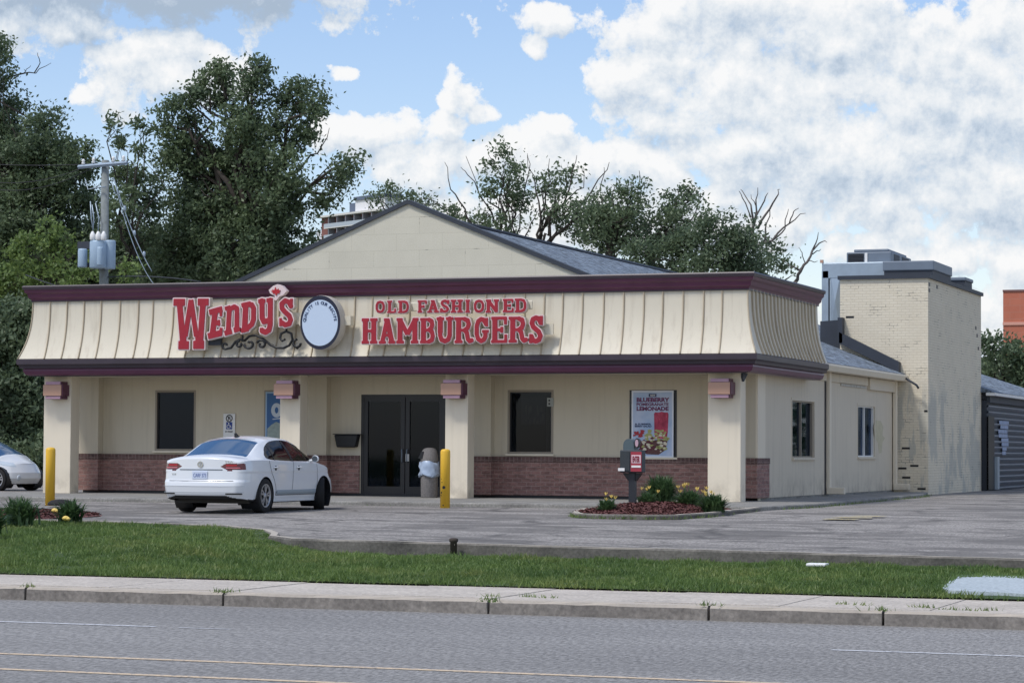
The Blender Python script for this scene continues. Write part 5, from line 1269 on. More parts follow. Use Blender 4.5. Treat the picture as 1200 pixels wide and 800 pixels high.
for u, v, z, r, h, n, fl, nm, lab, sd, lf in (
    (711, 598, .54, .26, .34, 320, 4, 'marigold', 'small low plant with yellow flowers left of the post sign', 21, 'shrubleaf'),
    (775, 586, .64, .50, .66, 900, 0, 'leafy_shrub', 'tall dark leafy shrub without flowers just right of the post sign', 22, 'shrubleaf'),
    (758, 588, .62, .26, .32, 280, 4, 'marigold', 'low plant with pale flowers at the foot of the dark shrub', 23, 'shrubleaf'),
    (808, 593, .58, .42, .44, 620, 8, 'daylily', 'yellow flowering clump nearer the post sign', 24, 'shrubleaf'),
    (836, 596, .56, .40, .40, 620, 7, 'daylily', 'yellow flowering clump at the right end of the mulch bed by the last pillar', 25, 'shrubleaf')):
    c = atz(u, v, z); clump(nm, lab, 'plant', c[0], c[1], z-.06, r, h, n, fl, sd, lf, G2)

# ------------- grass blades (stuff)
def grass_patch(name, label, n, xr, yfun, hmin, hmax, seed, wid=.012, extra=None):
    rng = np.random.default_rng(seed); X = rng.uniform(xr[0], xr[1], n); t = rng.uniform(0, 1, n)
    lo_hi = np.array([yfun(x) for x in X]); Yv = lo_hi[:, 0]+(lo_hi[:, 1]-lo_hi[:, 0])*t
    Z = np.array([zgrass(a, b) for a, b in zip(X, Yv)]) if extra is None else extra(X, Yv)
    cl = .45+.6*(np.sin(X*2.1+np.sin(Yv*1.7)*1.3)*np.sin(Yv*2.7+X*.6)*.5+.5)+.6*np.clip(np.sin(X*7.3+np.sin(Yv*3.1)*2)*np.sin(Yv*5.3+X*2.2)*1.5, 0, 1)
    h = rng.uniform(hmin, hmax, n)*cl*np.where(lo_hi[:, 1]-Yv < .6, .45, 1); a = rng.uniform(0, 2*pi, n); w = wid*rng.uniform(.7, 1.4, n); l = rng.normal(size=(n, 2))*h[:, None]*.45
    B = np.stack([X, Yv, Z-.01], 1); dx = np.stack([np.cos(a)*w, np.sin(a)*w, np.zeros(n)], 1)
    T = B+np.stack([l[:, 0], l[:, 1], h], 1)
    V = np.stack([B-dx, B+dx, T], 1).reshape(-1, 3); F = np.arange(3*n).reshape(n, 3)
    o = arrays_mesh(name, V, F, M['grass']); return tag(o, label, 'grass', kind='stuff')
def slabpts(X): return 0
PG = [tuple(atz(u, v, .235)[:2]) for u, v in edge]
def inpoly(x, y, P_):
    c = False; n = len(P_)
    for i in range(n):
        (x1, y1), (x2, y2) = P_[i], P_[i-1]
        if (y1 > y) != (y2 > y) and x < (x2-x1)*(y-y1)/(y2-y1)+x1: c = not c
    return c
grass_patch('grass', 'short green grass of the roadside verge', 210000, (-27, .5), lambda x: (26.63, ybnd(x)-.02), .035, .085, 5)
# clear blades from the slab
o_ = bpy.data.objects['grass']; me = o_.data; n = len(me.vertices); co = np.empty(n*3, np.float32); me.vertices.foreach_get('co', co); co = co.reshape(-1, 3)
tri = co.reshape(-1, 3, 3); cen = tri[:, 0, :2]; m_ = np.array([(-7 < x < 3) and inpoly(x, y, PG) for x, y in cen]); tri[m_] = tri[m_]*0+np.array([-5, 29.5, 0.0]); me.vertices.foreach_set('co', tri.ravel()); me.update()
# long tufts along kerbs and in joints
rng = np.random.default_rng(77); V = []; 
def tuft(x, y, z, n, s, h):
    for _ in range(n):
        a = rng.uniform(0, 6.28); bx_, by_ = x+rng.normal()*s, y+rng.normal()*s*.5; w_ = .008
        V.append([(bx_-w_*math.cos(a), by_-w_*math.sin(a), z), (bx_+w_*math.cos(a), by_+w_*math.sin(a), z), (bx_+rng.normal()*h*.5, by_+rng.normal()*h*.5, z+h*rng.uniform(.4, 1.1))])
for x in J:
    if -20 < x < 1: tuft(x, 24.52, .14, 24, .07, .07)
for u, v in ((575, 699), (575, 705), (265, 693), (1075, 711), (1085, 712), (1115, 714), (1140, 715), (1160, 715), (1010, 709), (620, 699), (640,700), (990,708)): c = atz(u, v, .15); tuft(c[0], c[1], .15, 16, .07, .05)
for x in np.arange(-27, 0, .10):
    yb = ybnd(x); tuft(x, yb-.06, zgrass(x, yb)-.02, 2, .06, .05)
    tuft(x, 26.62, .15, 5, .05, .09)
for i in range(70):
    t = rng.random(); a_, b_ = ISL[2+int(t*6)], ISL[3+int(t*6)]; s = rng.random(); tuft(a_[0]*(1-s)+b_[0]*s+.0, a_[1]*(1-s)+b_[1]*s-.03, .42, 6, .05, .09)
for y in np.arange(52, 72, .12):
    if rng.random() < .6: xx = np.interp(y, [51, 54.9, 59.3, 68.8, 72.5], [-13.36,-13.04,-13.25,-13.48,-14.02]); tuft(xx+.04, y, .455, 7, .06, .08)
for x in np.arange(-34, -17, .3):
    if rng.random() < .45: tuft(x, 50.97, .45, 3, .06, .04)
V = np.array(V).reshape(-1, 3); tag(arrays_mesh('weeds', V, np.arange(len(V)).reshape(-1, 3), M['grass']), 'weeds and grass tufts growing along the kerbs and paving joints', 'weeds', kind='stuff')
# faded yellow arrow paint on the lot + pale patches
q = MB()
for du, dv, l in ((985,608,26),(1000,606,40),(1018,604.5,26)):
    c = atz(du, dv, .41); z = zlot(c[0], c[1])+.012; c = atz(du, dv, z); q.add([(c[0]-.2-l*.005, c[1]-.25, z), (c[0]+.2+l*.005, c[1]-.2, z), (c[0]+.3, c[1]+.3, z+.004), (c[0]-.3, c[1]+.35, z+.004)], [(0,1,2,3)])
tag(q.build('lot_marking', wornpaint('faded_yellow', srgb(190,174,120), .5)), kind='structure')
# ================================================================== CARS
def smooth_profile(L, pts, sig=.045):
    yf = np.linspace(-.3, L+.3, 1400); v = np.interp(yf, [p[0] for p in pts], [p[1] for p in pts]); st = yf[1]-yf[0]
    k = np.exp(-.5*((np.arange(-80, 81)*st)/sig)**2); k /= k.sum(); v = np.convolve(np.pad(v, 80, mode='edge'), k, 'valid')
    return lambda y: np.interp(y, yf, v)
def in_poly_arr(Yc, Zc, P_):
    c = np.zeros(Yc.shape, bool); n = len(P_)
    for i in range(n):
        (y1, z1), (y2, z2) = P_[i], P_[i-1]
        if z1 == z2: continue
        c ^= ((z1 > Zc) != (z2 > Zc)) & (Yc < (y2-y1)*(Zc-z1)/(z2-z1)+y1)
    return c
def rounded(P_, k=4):
    """Chaikin corner rounding"""
    for _ in range(k):
        Q = []
        for a, b in zip(P_, P_[1:]+P_[:1]): Q += [(a[0]*.8+b[0]*.2, a[1]*.8+b[1]*.2), (a[0]*.2+b[0]*.8, a[1]*.2+b[1]*.8)]
        P_ = Q
    return P_
def make_car(name, label, cfg, group=None):
    L = cfg['L']; f = {k: smooth_profile(L, v, cfg.get('sig', {}).get(k, .045)) for k, v in cfg['prof'].items()}
    root = empty(name, (0, 0, 0), label, 'car', group)
    nA, nB, nC = 58, 34, 34; r = .13; st = []
    for t in np.linspace(0, 1, 30)[:-1]: st.append((0, r, t))
    for ph in np.linspace(pi/2, 0, 9)[:-1]: st.append((r*(1-math.sin(ph)), r*(1-math.cos(ph)), 1))
    for y in np.arange(r, L-r, .0145): st.append((y, 0, 1))
    for ph in np.linspace(0, pi/2, 9): st.append((L-r*(1-math.sin(ph)), r*(1-math.cos(ph)), 1))
    for t in np.linspace(1, 0, 24)[1:]: st.append((L, r, t))
    rows = []
    tA = np.linspace(0, 1, nA); tB = np.linspace(0, 1, nB+1)[1:]; tC = np.linspace(0, 1, nC+1)[1:]
    for y, ins, t in st:
        zb, zs, zr, zt, w, ws, wr = [float(f[k](y)) for k in ('zb', 'zs', 'zr', 'zt', 'w', 'ws', 'wr')]
        zA = zb+(zs-zb)*tA; xA = w-.075*(1-tA)**3-(w-ws)*tA**3-.012*np.exp(-((zA-.66)/.03)**2*0)*0
        crease = .006*np.tanh((zA-cfg.get('crease', .74))/.012); xA = xA+crease*(tA > .05)
        xB = ws+(wr-ws)*tB+.03*np.sin(pi*tB)*min(1, (zr-zs)/.3); zB = zs+(zr-zs)*tB
        s = tC; xC = wr*(1-s); zC = zr+(zt-zr)*(1-(1-s)**2.4)
        x = np.concatenate([xA, xB, xC]); z = np.concatenate([zA, zB, zC])
        kx = (w-ins)/w*t; x = x*kx; z = z-ins*.25*(z > zs-.1)*np.clip((z-zs+.1)/.15, 0, 1)
        rows.append(np.stack([x, np.full_like(x, y), z], 1))
    G = np.array(rows); X, Yg, Z = G[..., 0].copy(), G[..., 1].copy(), G[..., 2].copy()
    wr_ = np.exp(-(np.maximum(Yg, 0)/.42)**2); Yg2 = Yg+wr_*(cfg['rcurv']*(X/.88)**2+np.interp(Z, [p[0] for p in cfg['rz']], [p[1] for p in cfg['rz']]))
    wf_ = np.exp(-(np.maximum(L-Yg, 0)/.5)**2); Yg2 = Yg2-wf_*(cfg['fcurv']*(X/.88)**2+np.interp(Z, [p[0] for p in cfg['fz']], [p[1] for p in cfg['fz']]))
    G[..., 1] = Yg2
    # snap to wheel arches and glass outline
    ax = cfg['axles']; AR, AZ = cfg['arch'], .325
    jA = np.arange(G.shape[1])[None, :] < nA
    for ya in ax:
        d = np.hypot(G[..., 1]-ya, G[..., 2]-AZ); k = (abs(d-AR) < .010) & (abs(G[..., 0]) > .55) & jA
        G[..., 1] = np.where(k, ya+(G[..., 1]-ya)*AR/np.maximum(d, 1e-6), G[..., 1]); G[..., 2] = np.where(k, AZ+(G[..., 2]-AZ)*AR/np.maximum(d, 1e-6), G[..., 2])
    DLO = rounded(cfg['dlo'], 3)
    P1 = np.array(DLO); P2 = np.roll(P1, -1, 0)
    jB = (np.arange(G.shape[1])[None, :] >= nA-12) & (np.arange(G.shape[1])[None, :] < nA+nB+2) & (abs(G[..., 0]) > .3)
    yy, zz = G[..., 1], G[..., 2]; best = np.full(yy.shape, 1e9); by = yy.copy(); bz = zz.copy()
    for (a0, a1), (b0, b1) in zip(P1, P2):
        l2 = (b0-a0)**2+(b1-a1)**2+1e-12; t = np.clip(((yy-a0)*(b0-a0)+(zz-a1)*(b1-a1))/l2, 0, 1); cy_, cz_ = a0+t*(b0-a0), a1+t*(b1-a1)
        d = np.hypot(yy-cy_, zz-cz_); k = d < best; best = np.where(k, d, best); by = np.where(k, cy_, by); bz = np.where(k, cz_, bz)
    k = (best < .008) & jB; G[..., 1] = np.where(k, by, yy); G[..., 2] = np.where(k, bz, zz)
    C4 = (G[:-1, :-1]+G[1:, :-1]+G[:-1, 1:]+G[1:, 1:])/4; cx_, cy_, cz_ = C4[..., 0], C4[..., 1], C4[..., 2]
    jj = np.arange(C4.shape[1])[None, :]; isA = jj < nA-1; isC = jj >= nA+nB-1; isB = ~isA & ~isC
    isAB = (jj >= nA-12) & (jj < nA+nB+1)
    reg = np.zeros(cx_.shape, int)
    for ya in ax: reg[(np.hypot(cy_-ya, cz_-AZ) < AR) & isA & (abs(cx_) > .5)] = -1
    reg[in_poly_arr(cy_, cz_, DLO) & isAB & (reg == 0)] = 1
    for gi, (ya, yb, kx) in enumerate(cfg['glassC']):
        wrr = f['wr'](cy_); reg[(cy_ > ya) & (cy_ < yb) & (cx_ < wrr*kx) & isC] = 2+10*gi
    for nm, fn in cfg['regions']:
        code = {'lamp': 3, 'valance': 4}[nm]; reg[fn(cx_, cy_, cz_) & (reg == 0)] = code
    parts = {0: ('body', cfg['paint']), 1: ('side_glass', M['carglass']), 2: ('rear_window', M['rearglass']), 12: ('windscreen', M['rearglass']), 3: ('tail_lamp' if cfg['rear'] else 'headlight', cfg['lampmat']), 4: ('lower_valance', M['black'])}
    objs = {}
    for code, (nm, mt) in parts.items():
        halves = [(1,), (-1,)] if code in (1, 3) else [(1, -1)]
        for hv in halves:
            mb = MB()
            for sg in hv:
                H = G.copy(); H[..., 0] *= sg; mk_ = reg == code
                if not mk_.any(): continue
                # compact vertices
                idx = -np.ones(G.shape[:2], int); I, Jx = np.nonzero(mk_)
                for a, b in ((0, 0), (1, 0), (1, 1), (0, 1)): idx[I+a, Jx+b] = 0
                vi = np.argwhere(idx == 0); idx[idx == 0] = np.arange(len(vi)); o = len(mb.v)
                mb.v += [tuple(H[i, j]) for i, j in vi]
                for i, j in zip(I, Jx):
                    q_ = (idx[i, j], idx[i+1, j], idx[i+1, j+1], idx[i, j+1]); q_ = q_ if sg > 0 else q_[::-1]
                    mb.f.append(tuple(int(a)+o for a in q_)); mb.sm.append(True)
            if mb.f: objs[(code, hv[0])] = mb.build(nm, mt, root)
    sidex = lambda y, z: float(np.interp(z, *(lambda row: (row[:nA+nB, 2], row[:nA+nB, 0]))(G[np.argmin(abs(G[:, 30, 1]-y))])))
    # underbody, arch liners
    q = MB(); q.box(-.74, .74, .62, L-.3, .18, .42); q.build('underbody', M['black'], root)
    for ya in ax:
        q = MB()
        for sg in (1, -1):
            ang = np.linspace(-.25*pi, 1.25*pi, 40)
            q.grid(np.array([[(sg*.50, ya+AR*math.cos(a), AZ+AR*math.sin(a)), (sg*.87, ya+AR*math.cos(a), AZ+AR*math.sin(a))] for a in ang]))
            q.prism([(ya+AR*math.cos(a), AZ+AR*math.sin(a)) for a in np.linspace(-.12*pi, 1.12*pi, 26)], 'x', sg*.48, sg*.50)
        q.build('arch_liner', M['black'], root)
    # wheels
    R_ = cfg['wheel']
    for ya, steer in zip(ax, (0, cfg['steer'])):
        for sg in (1, -1):
            cxx = sg*cfg['track']/2
            def rotz(mb):
                c, s = math.cos(steer), math.sin(steer)
                mb.v = [(cxx+(x-cxx)*c-(y-ya)*s, ya+(x-cxx)*s+(y-ya)*c, z) for x, y, z in mb.v]; return mb
            t = MB(); t.lathe([(R_*.66, -.10), (R_*.93, -.105), (R_, -.085), (R_, .085), (R_*.93, .105), (R_*.66, .10)], (cxx, ya, R_), 40, axis='x', cap=False)
            tire = rotz(t).build('wheel', M['rubber'], root)
            t = MB(); t.lathe([(R_*.67, .10*sg), (R_*.64, .085*sg), (R_*.62, .03*sg), (.001, .02*sg)], (cxx, ya, R_), 32, axis='x', cap=False); rotz(t).build('wheel_well', M['black'], tire)
            t = MB(); t.lathe([(R_*.68, .101*sg), (R_*.62, .104*sg), (R_*.61, .07*sg)], (cxx, ya, R_), 40, axis='x', cap=False)
            for k in range(cfg['spokes']):
                a = 2*pi*k/cfg['spokes']+.2
                for e in (-.17, .17):
                    c0 = (a+e*.25, R_*.14); c1 = (a+e*1.25, R_*.63); wd = .013
                    p0 = np.array([math.cos(c0[0])*c0[1], math.sin(c0[0])*c0[1]]); p1 = np.array([math.cos(c1[0])*c1[1], math.sin(c1[0])*c1[1]]); d = (p1-p0)/np.linalg.norm(p1-p0); nn = np.array([-d[1], d[0]])*wd
                    pts = [p0-nn, p1-nn*1.2, p1+nn*1.2, p0+nn]; t.prism([(ya+p[0], R_+p[1]) for p in pts], 'x', cxx+sg*.075, cxx+sg*.096)
            t.lathe([(R_*.17, .07*sg), (R_*.17, .1*sg), (.001, .102*sg)], (cxx, ya, R_), 16, axis='x', cap=False)
            fixn(rotz(t).build('rim', M['alloy'], tire))
    cfg['finish'](root, G, f, sidex, nA, nB)
    return root
def carpaint():
    m, nt, p = newmat('white_car_paint'); p.inputs['Base Color'].default_value = srgb(222,226,230); p.inputs['Roughness'].default_value = .32; p.inputs['Coat Weight'].default_value = .7; p.inputs['Coat Roughness'].default_value = .05; return m
M['carpaint'] = carpaint()
M['carglass'] = plain('car_side_glass', srgb(10,11,14), .06, 0, .22)
M['rearglass'] = plain('car_rear_glass', srgb(54,86,120), .05, 0, 1.0)  # brighter blue base paints in the reflected clouds
M['taillamp'] = plain('tail_lamp_red', srgb(92,14,26), .15, 0, .5, coat=.5)
M['lampstripe'] = plain('lamp_stripe', srgb(214,120,130), .3)
M['alloy'] = plain('alloy_wheel', srgb(176,178,182), .3, .6)
M['chrome'] = plain('chrome', srgb(200,205,210), .15, 1)
M['seamdark'] = plain('panel_gap', srgb(70,74,80), .8)
def ribbon(mb, pts, w=.006):
    """thin strip along 3D points on the +x side, lying in the yz sense"""
    pts = [np.array(p) for p in pts]; rows = []
    for i, p in enumerate(pts):
        d = pts[min(i+1, len(pts)-1)]-pts[max(i-1, 0)]; d /= np.linalg.norm(d); n = np.array([0, -d[2], d[1]]); rows.append([p-n*w/2, p+n*w/2])
    mb.grid(np.array(rows), smooth=False)
def sedan_finish(root, G, f, sx, nA, nB):
    off = .004
    def line(pts2, n=14):
        out = []
        for (a, b), (c, d) in zip(pts2, pts2[1:]):
            for k in range(n): t = k/n; y, z = a+(c-a)*t, b+(d-b)*t; out.append((y, z))
        out.append(pts2[-1]); return out
    for sg in (1, -1):
        S = lambda y, z, o=off: (sg*(sx(y, z)+o), y, z)
        q = MB()
        for l in ([(2.27,.955),(2.25,.32)], [(1.20,.975),(1.26,.80),(1.42,.62),(1.52,.46),(1.54,.33)], [(3.36,.93),(3.40,.6),(3.36,.33)], [(1.54,.325),(3.36,.325)]):
            ribbon(q, [S(y, z) for y, z in line(l)], .012)
        q.build('door_gap', M['seamdark'], root)
        q = MB(); q.grid(np.array([[S(y, .335, .006), S(y, .36, .016), S(y, .40, .016), S(y, .42, .006)] for y in np.linspace(1.56, 3.34, 40)])); q.build('door_moulding', plain('grey_moulding', srgb(150,162,170), .4), root)
        for ya in (1.36, 2.40):
            q = MB(); q.tube([S(ya, .845, .005), S(ya+.03, .85, .035), S(ya+.19, .85, .035), S(ya+.22, .848, .005)], .013, 8); q.build('door_handle', M['carpaint'], root)
            q = MB(); c = S(ya+.11, .835, .003); q.lathe([(.05, 0), (.001, .004*sg)], c, 16, axis='x', cap=False); q.build('handle_recess', M['seamdark'], root)
        # mirror
        q = MB(); q.tube([(sg*.84, 3.10, .97), (sg*.92, 3.08, .975)], .03, 8); q.lathe([(.062,-.045),(.070,-.03),(.066,.02),(.045,.06),(.001,.075)], (sg*.985, 3.06, 1.01), 16, axis='y')
        mi = q.build('side_mirror', M['carpaint'], root)
        q = MB(); q.lathe([(.060,-.046),(.001,-.047)], (sg*.985, 3.06, 1.01), 16, axis='y', cap=False); q.build('mirror_glass', plain('mirror_face', srgb(120,130,140), .1, .6), mi)
        # pillar B as body strip over the glass
        q = MB(); q.grid(np.array([[S(2.29-.18*(z-.95), z, .004), S(2.20-.18*(z-.95), z, .004)] for z in np.linspace(.965, 1.345, 10)])); q.build('window_divider', M['black'], root)
        q = MB(); q.grid(np.array([[S(1.44-.0*(z-.95), z, .004), S(1.47, z, .004)] for z in np.linspace(.985, 1.27, 8)])); q.build('quarter_divider', M['black'], root)
    # rear face helpers: y of the skin at (x,z)
    RR = G[:60]
    def ry(x, z):
        best = 1e9; v = 0; P_ = RR.reshape(-1, 3); d = (P_[:, 0]-abs(x))**2+(P_[:, 2]-z)**2+np.where(P_[:, 1] > .5, 1, 0)*10+np.maximum(P_[:, 1], 0)**2*.05
        k = np.argsort(d)[:4]; return float(P_[k, 1].mean())
    def rpatch(mb, x0, x1, z0, z1, off, nx=14, nz=3):
        mb.grid(np.array([[(x, ry(x, z)-off, z) for z in np.linspace(z0, z1, nz)] for x in np.linspace(x0, x1, nx)]))
    q = MB(); rpatch(q, -.44, .44, .800, .816, .006, 30, 2); q.build('trunk_trim', plain('trim_grey', srgb(92,100,108), .3), root)
    q = MB(); rpatch(q, -.66, .66, .598, .606, .006, 30, 2)
    
    q.build('trunk_gap', M['seamdark'], root)
    q = MB(); rpatch(q, -.82, .82, .385, .393, .006, 36, 2); rpatch(q, -.84, .84, .50, .506, .006, 36, 2); q.build('bumper_line', plain('soft_crease', srgb(160,166,172), .5), root)
    for sg in (1, -1):
        q = MB(); rpatch(q, sg*.52, sg*.80, .352, .376, .010, 12, 2); q.build('reflector', M['black'], root)
        q = MB(); rpatch(q, sg*.50, sg*.76, .835, .852, .007, 12, 2); q.build('lamp_stripe', M['lampstripe'], root)
        q = MB(); rpatch(q, sg*.50, sg*.70, .875, .905, .006, 12, 2); q.build('lamp_glow', M['red'], root)
    # plate
    y = ry(0, .7)-.012
    q = MB(); q.box(-.155, .155, y-.004, y+.012, .635, .785); pl = bevel(q.build('licence_plate', plain('plate_white', srgb(206,216,234), .5), root), .006)
    def xf(cx_, cz_, yy): return lambda x, z, d: np.stack([cx_+x, yy-d, cz_+z], 1)
    blue = plain('plate_blue', srgb(52,88,160), .5)
    text_mesh('CARF 373', 0, .705, .07, 0, 'plate_number', blue, pl, .003, .26, .0, xf=xf(0, .705, y-.006))
    # round badge with stacked V and W
    bz = .905; by = ry(0, bz)-.008
    cc = contour([('c', [(.052*math.cos(t), bz+.052*math.sin(t)) for t in np.linspace(0, 2*pi, 25)], .008), ('c', [(-.022, bz+.045), (0, bz+.005), (.022, bz+.045)], .006), ('c', [(-.044, bz+.022), (-.022, bz-.042), (0, bz-.0), (.022, bz-.042), (.044, bz+.022)], .006)], 0, .003)
    loops_mesh(cc, by, .010, 'round_badge', M['chrome'], root)
    text_mesh('JETTA', .56, .955, .035, 0, 'lettering', M['chrome'], root, .004, .24, .01, xf=lambda x, z, d: np.stack([.52+x, ry(.52, .95)-.006-d, .955+z], 1))
    text_mesh('TSI', -.62, .70, .03, 0, 'lettering', M['chrome'], root, .004, .12, .01, xf=lambda x, z, d: np.stack([-.56+x, ry(.56, .72)-.008-d, .72+z], 1))
    # fin antenna
    q = MB(); zr = float(f['zt'](1.62)); q.prism([(1.50, zr-.01), (1.74, zr), (1.62, zr+.03), (1.54, zr+.075), (1.50, zr+.07)], 'x', -.018, .018); fixn(bevel(q.build('antenna_fin', M['black'], root), .008))
    q = MB(); q.grid(np.array([[(x, yy, float(f['zt'](yy))+.004) for x in np.linspace(-.5, .5, 3)] for yy in (1.335, 1.36)])); q.build('brake_light', M['black'], root)
def lampA(x, y, z): return (y < .30) & (z > .785+.03*(x < .5)) & (z < .925) & (x > .40+.28*np.clip((.845-z)/.06, 0, 1)*0+.10*abs(z-.87)/.06) & (y < .34-.2*(z < .81))
def valA(x, y, z):
    lim = np.interp(x, [0, .5, .62, .85], [.335, .335, .30, .25]); return (y < .9) & (z < lim)
sedan = dict(L=4.63, rear=True, paint=M['carpaint'], lampmat=M['taillamp'], arch=.352, axles=(1.06, 3.71), wheel=.322, track=1.54, steer=R(24), spokes=5, rcurv=.15, fcurv=.30, crease=.76,
    rz=[(.15,.16),(.28,.06),(.36,.015),(.50,.0),(.58,.012),(.62,.05),(.75,.062),(.85,.07),(1.0,.075),(1.08,.10)], fz=[(.2,.08),(.35,.0),(.6,.02),(.74,.16),(.9,.2)],
    dlo=[(1.13,1.02),(1.12,1.07),(1.30,1.21),(1.62,1.335),(2.1,1.372),(2.55,1.345),(2.95,1.235),(3.30,1.02),(3.32,.962),(2.3,.962),(1.3,.99)],
    glassC=[(.66,1.33,.955),(2.80,3.50,.95)], regions=[('lamp', lampA), ('valance', valA)], finish=sedan_finish,
    prof=dict(zb=[(0,.27),(.3,.24),(.7,.22),(1,.20),(3.8,.20),(4.63,.22)],
        zs=[(0,.965),(.3,.985),(.9,.99),(1.3,.98),(2.3,.95),(3.4,.925),(3.7,.89),(4.1,.83),(4.4,.74),(4.63,.62)],
        zr=[(0,1.0),(.3,1.015),(.55,1.02),(.75,1.06),(1.25,1.285),(1.6,1.365),(2.1,1.395),(2.5,1.375),(2.85,1.29),(3.45,.985),(3.7,.93),(4.1,.86),(4.4,.76),(4.63,.64)],
        zt=[(0,1.045),(.12,1.075),(.4,1.07),(.62,1.075),(1.30,1.375),(1.7,1.435),(2.1,1.45),(2.55,1.43),(2.85,1.375),(3.55,1.03),(3.9,.97),(4.3,.87),(4.55,.76),(4.63,.70)],
        w=[(0,.83),(.3,.875),(.8,.89),(3.8,.89),(4.2,.87),(4.63,.78)],
        ws=[(0,.79),(.4,.83),(1.0,.855),(2.3,.865),(3.5,.86),(4.1,.83),(4.63,.72)],
        wr=[(0,.70),(.5,.70),(.75,.67),(1.3,.60),(2.0,.585),(2.8,.60),(3.4,.68),(3.7,.72),(4.63,.66)]))
car = make_car('parked_car', 'white four door sedan with red tail lamps parked nose in before the entrance', sedan)
k = 1.055
cz_ = zlot(-22, 46.5)-.004
def place_car(ob, wx, wy, wz, ang, s, ref):
    """puts the car so that its local ref point (x,y) lies at world (wx,wy)"""
    c, si = math.cos(ang), math.sin(ang); ob.scale = (s, s, s); ob.rotation_euler = (0, 0, ang)
    ob.location = (wx-(ref[0]*c-ref[1]*si)*s, wy-(ref[0]*si+ref[1]*c)*s, wz)
place_car(car, -21.98, 45.15, cz_, R(0.5), k, (.80, 1.06))
# second car: compact hatchback nose
def hatch_finish(root, G, f, sx, nA, nB):
    for sg in (1, -1):
        q = MB(); z0, y0 = .44, 4.05
        q.lathe([(.07,-.02),(.085,.0),(.06,.02),(.001,.025)], (sg*.66, 4.02, .36), 16, axis='y'); q.build('fog_lamp', plain('fog_trim', srgb(190,200,208), .3), root)
        q = MB(); ribbon(q, [(sg*(sx(y, z)+.004), y, z) for y, z in ((2.9,.85),(2.92,.5),(2.9,.3))], .012); q.build('door_gap', M['seamdark'], root)
def lampB(x, y, z): return (y > 3.45) & (z > .60+.16*(4.15-y)) & (z < .68+.2*(4.15-y)) & (x > .48)
hatch = dict(L=4.0, rear=False, paint=M['carpaint'], lampmat=plain('headlight_lens', srgb(200,212,222), .1, coat=.5), arch=.35, axles=(.72, 3.42), wheel=.315, track=1.53, steer=0, spokes=5, rcurv=.15, fcurv=.32, crease=.72,
    rz=[(.2,.1),(.4,0),(.9,.05),(1.3,.2)], fz=[(.2,.10),(.35,.0),(.5,.02),(.72,.14),(.9,.2)],
    dlo=[(.55,1.08),(.6,1.2),(1.2,1.38),(2.0,1.42),(2.6,1.30),(3.15,1.05),(3.1,.99),(1.2,1.0)],
    glassC=[(.3,.9,.95),(2.45,3.35,.95)], regions=[('lamp', lampB)], finish=hatch_finish,
    prof=dict(zb=[(0,.25),(1,.2),(4.25,.2)], zs=[(0,.95),(1,1.0),(2.6,.97),(3.3,.90),(3.7,.83),(4.0,.70),(4.25,.55)],
        zr=[(0,1.0),(.3,1.2),(.9,1.42),(1.6,1.48),(2.3,1.42),(3.2,1.0),(3.6,.90),(3.95,.76),(4.25,.58)],
        zt=[(0,1.05),(.25,1.25),(.8,1.48),(1.6,1.55),(2.3,1.50),(3.3,1.03),(3.6,.95),(3.9,.84),(4.1,.72),(4.25,.62)],
        w=[(0,.80),(.5,.88),(3.4,.88),(3.8,.85),(4.25,.74)], ws=[(0,.76),(.6,.83),(3.2,.84),(3.8,.78),(4.25,.66)], wr=[(0,.6),(1.2,.58),(2.2,.60),(3.2,.70),(4.25,.60)]))
car2 = make_car('parked_car', 'white compact hatchback with only its nose and front wheel showing left of the far pillar', hatch)
w2 = atz(-3, 575, .46)
place_car(car2, w2[0], w2[1]+0, .456, -pi/2+R(-4), 1.03, (.80, 3.42))
# oil stains etc. come with the asphalt material

# ================================================================== SKY, SUN, CAMERA
SUN_AZ, SUN_EL = R(212), R(58)      # azimuth measured from +Y clockwise towards +X: behind the camera, to the left
world = bpy.data.worlds.new('World'); sc.world = world; world.use_nodes = True
wt = world.node_tree; wt.nodes.clear(); N = NT(wt)
out = N.n('ShaderNodeOutputWorld'); sky = N.n('ShaderNodeTexSky', sky_type='NISHITA'); sky.sun_disc = False
sky.sun_elevation = SUN_EL; sky.sun_rotation = SUN_AZ; sky.air_density = 1.0; sky.dust_density = .6; sky.ozone_density = 2.0
hsv = N.n('ShaderNodeHueSaturation'); hsv.inputs['Saturation'].default_value = SKYSAT; hsv.inputs['Value'].default_value = 1.0; N.l(sky.outputs[0], hsv.inputs['Color'])
bg1 = N.n('ShaderNodeBackground'); bg1.inputs[1].default_value = SKYSTR; N.l(N.mix(1.0, hsv.outputs[0], SKYTINT, 'MULTIPLY'), bg1.inputs[0])
tc = N.n('ShaderNodeTexCoord'); dvec = tc.outputs['Generated']
sep = N.n('ShaderNodeSeparateXYZ'); N.l(dvec, sep.inputs[0])
az = N.math('ARCTAN2', sep.outputs[0], sep.outputs[1]); el = N.math('ARCSINE', sep.outputs[2])
cb = N.n('ShaderNodeCombineXYZ'); N.l(az, cb.inputs[0]); N.l(el, cb.inputs[1]); pv = cb.outputs[0]
def azel(u, v): d = ray(u, v); d = d/np.linalg.norm(d); return math.atan2(d[0], d[1]), math.asin(d[2])
def fbm(vec, scale, detail, rough=.55, dim='2D'):
    x = N.n('ShaderNodeTexNoise', noise_dimensions=dim); x.inputs['Scale'].default_value = scale; x.inputs['Detail'].default_value = detail; x.inputs['Roughness'].default_value = rough; N.l(vec, x.inputs['Vector']); return x.outputs[0]
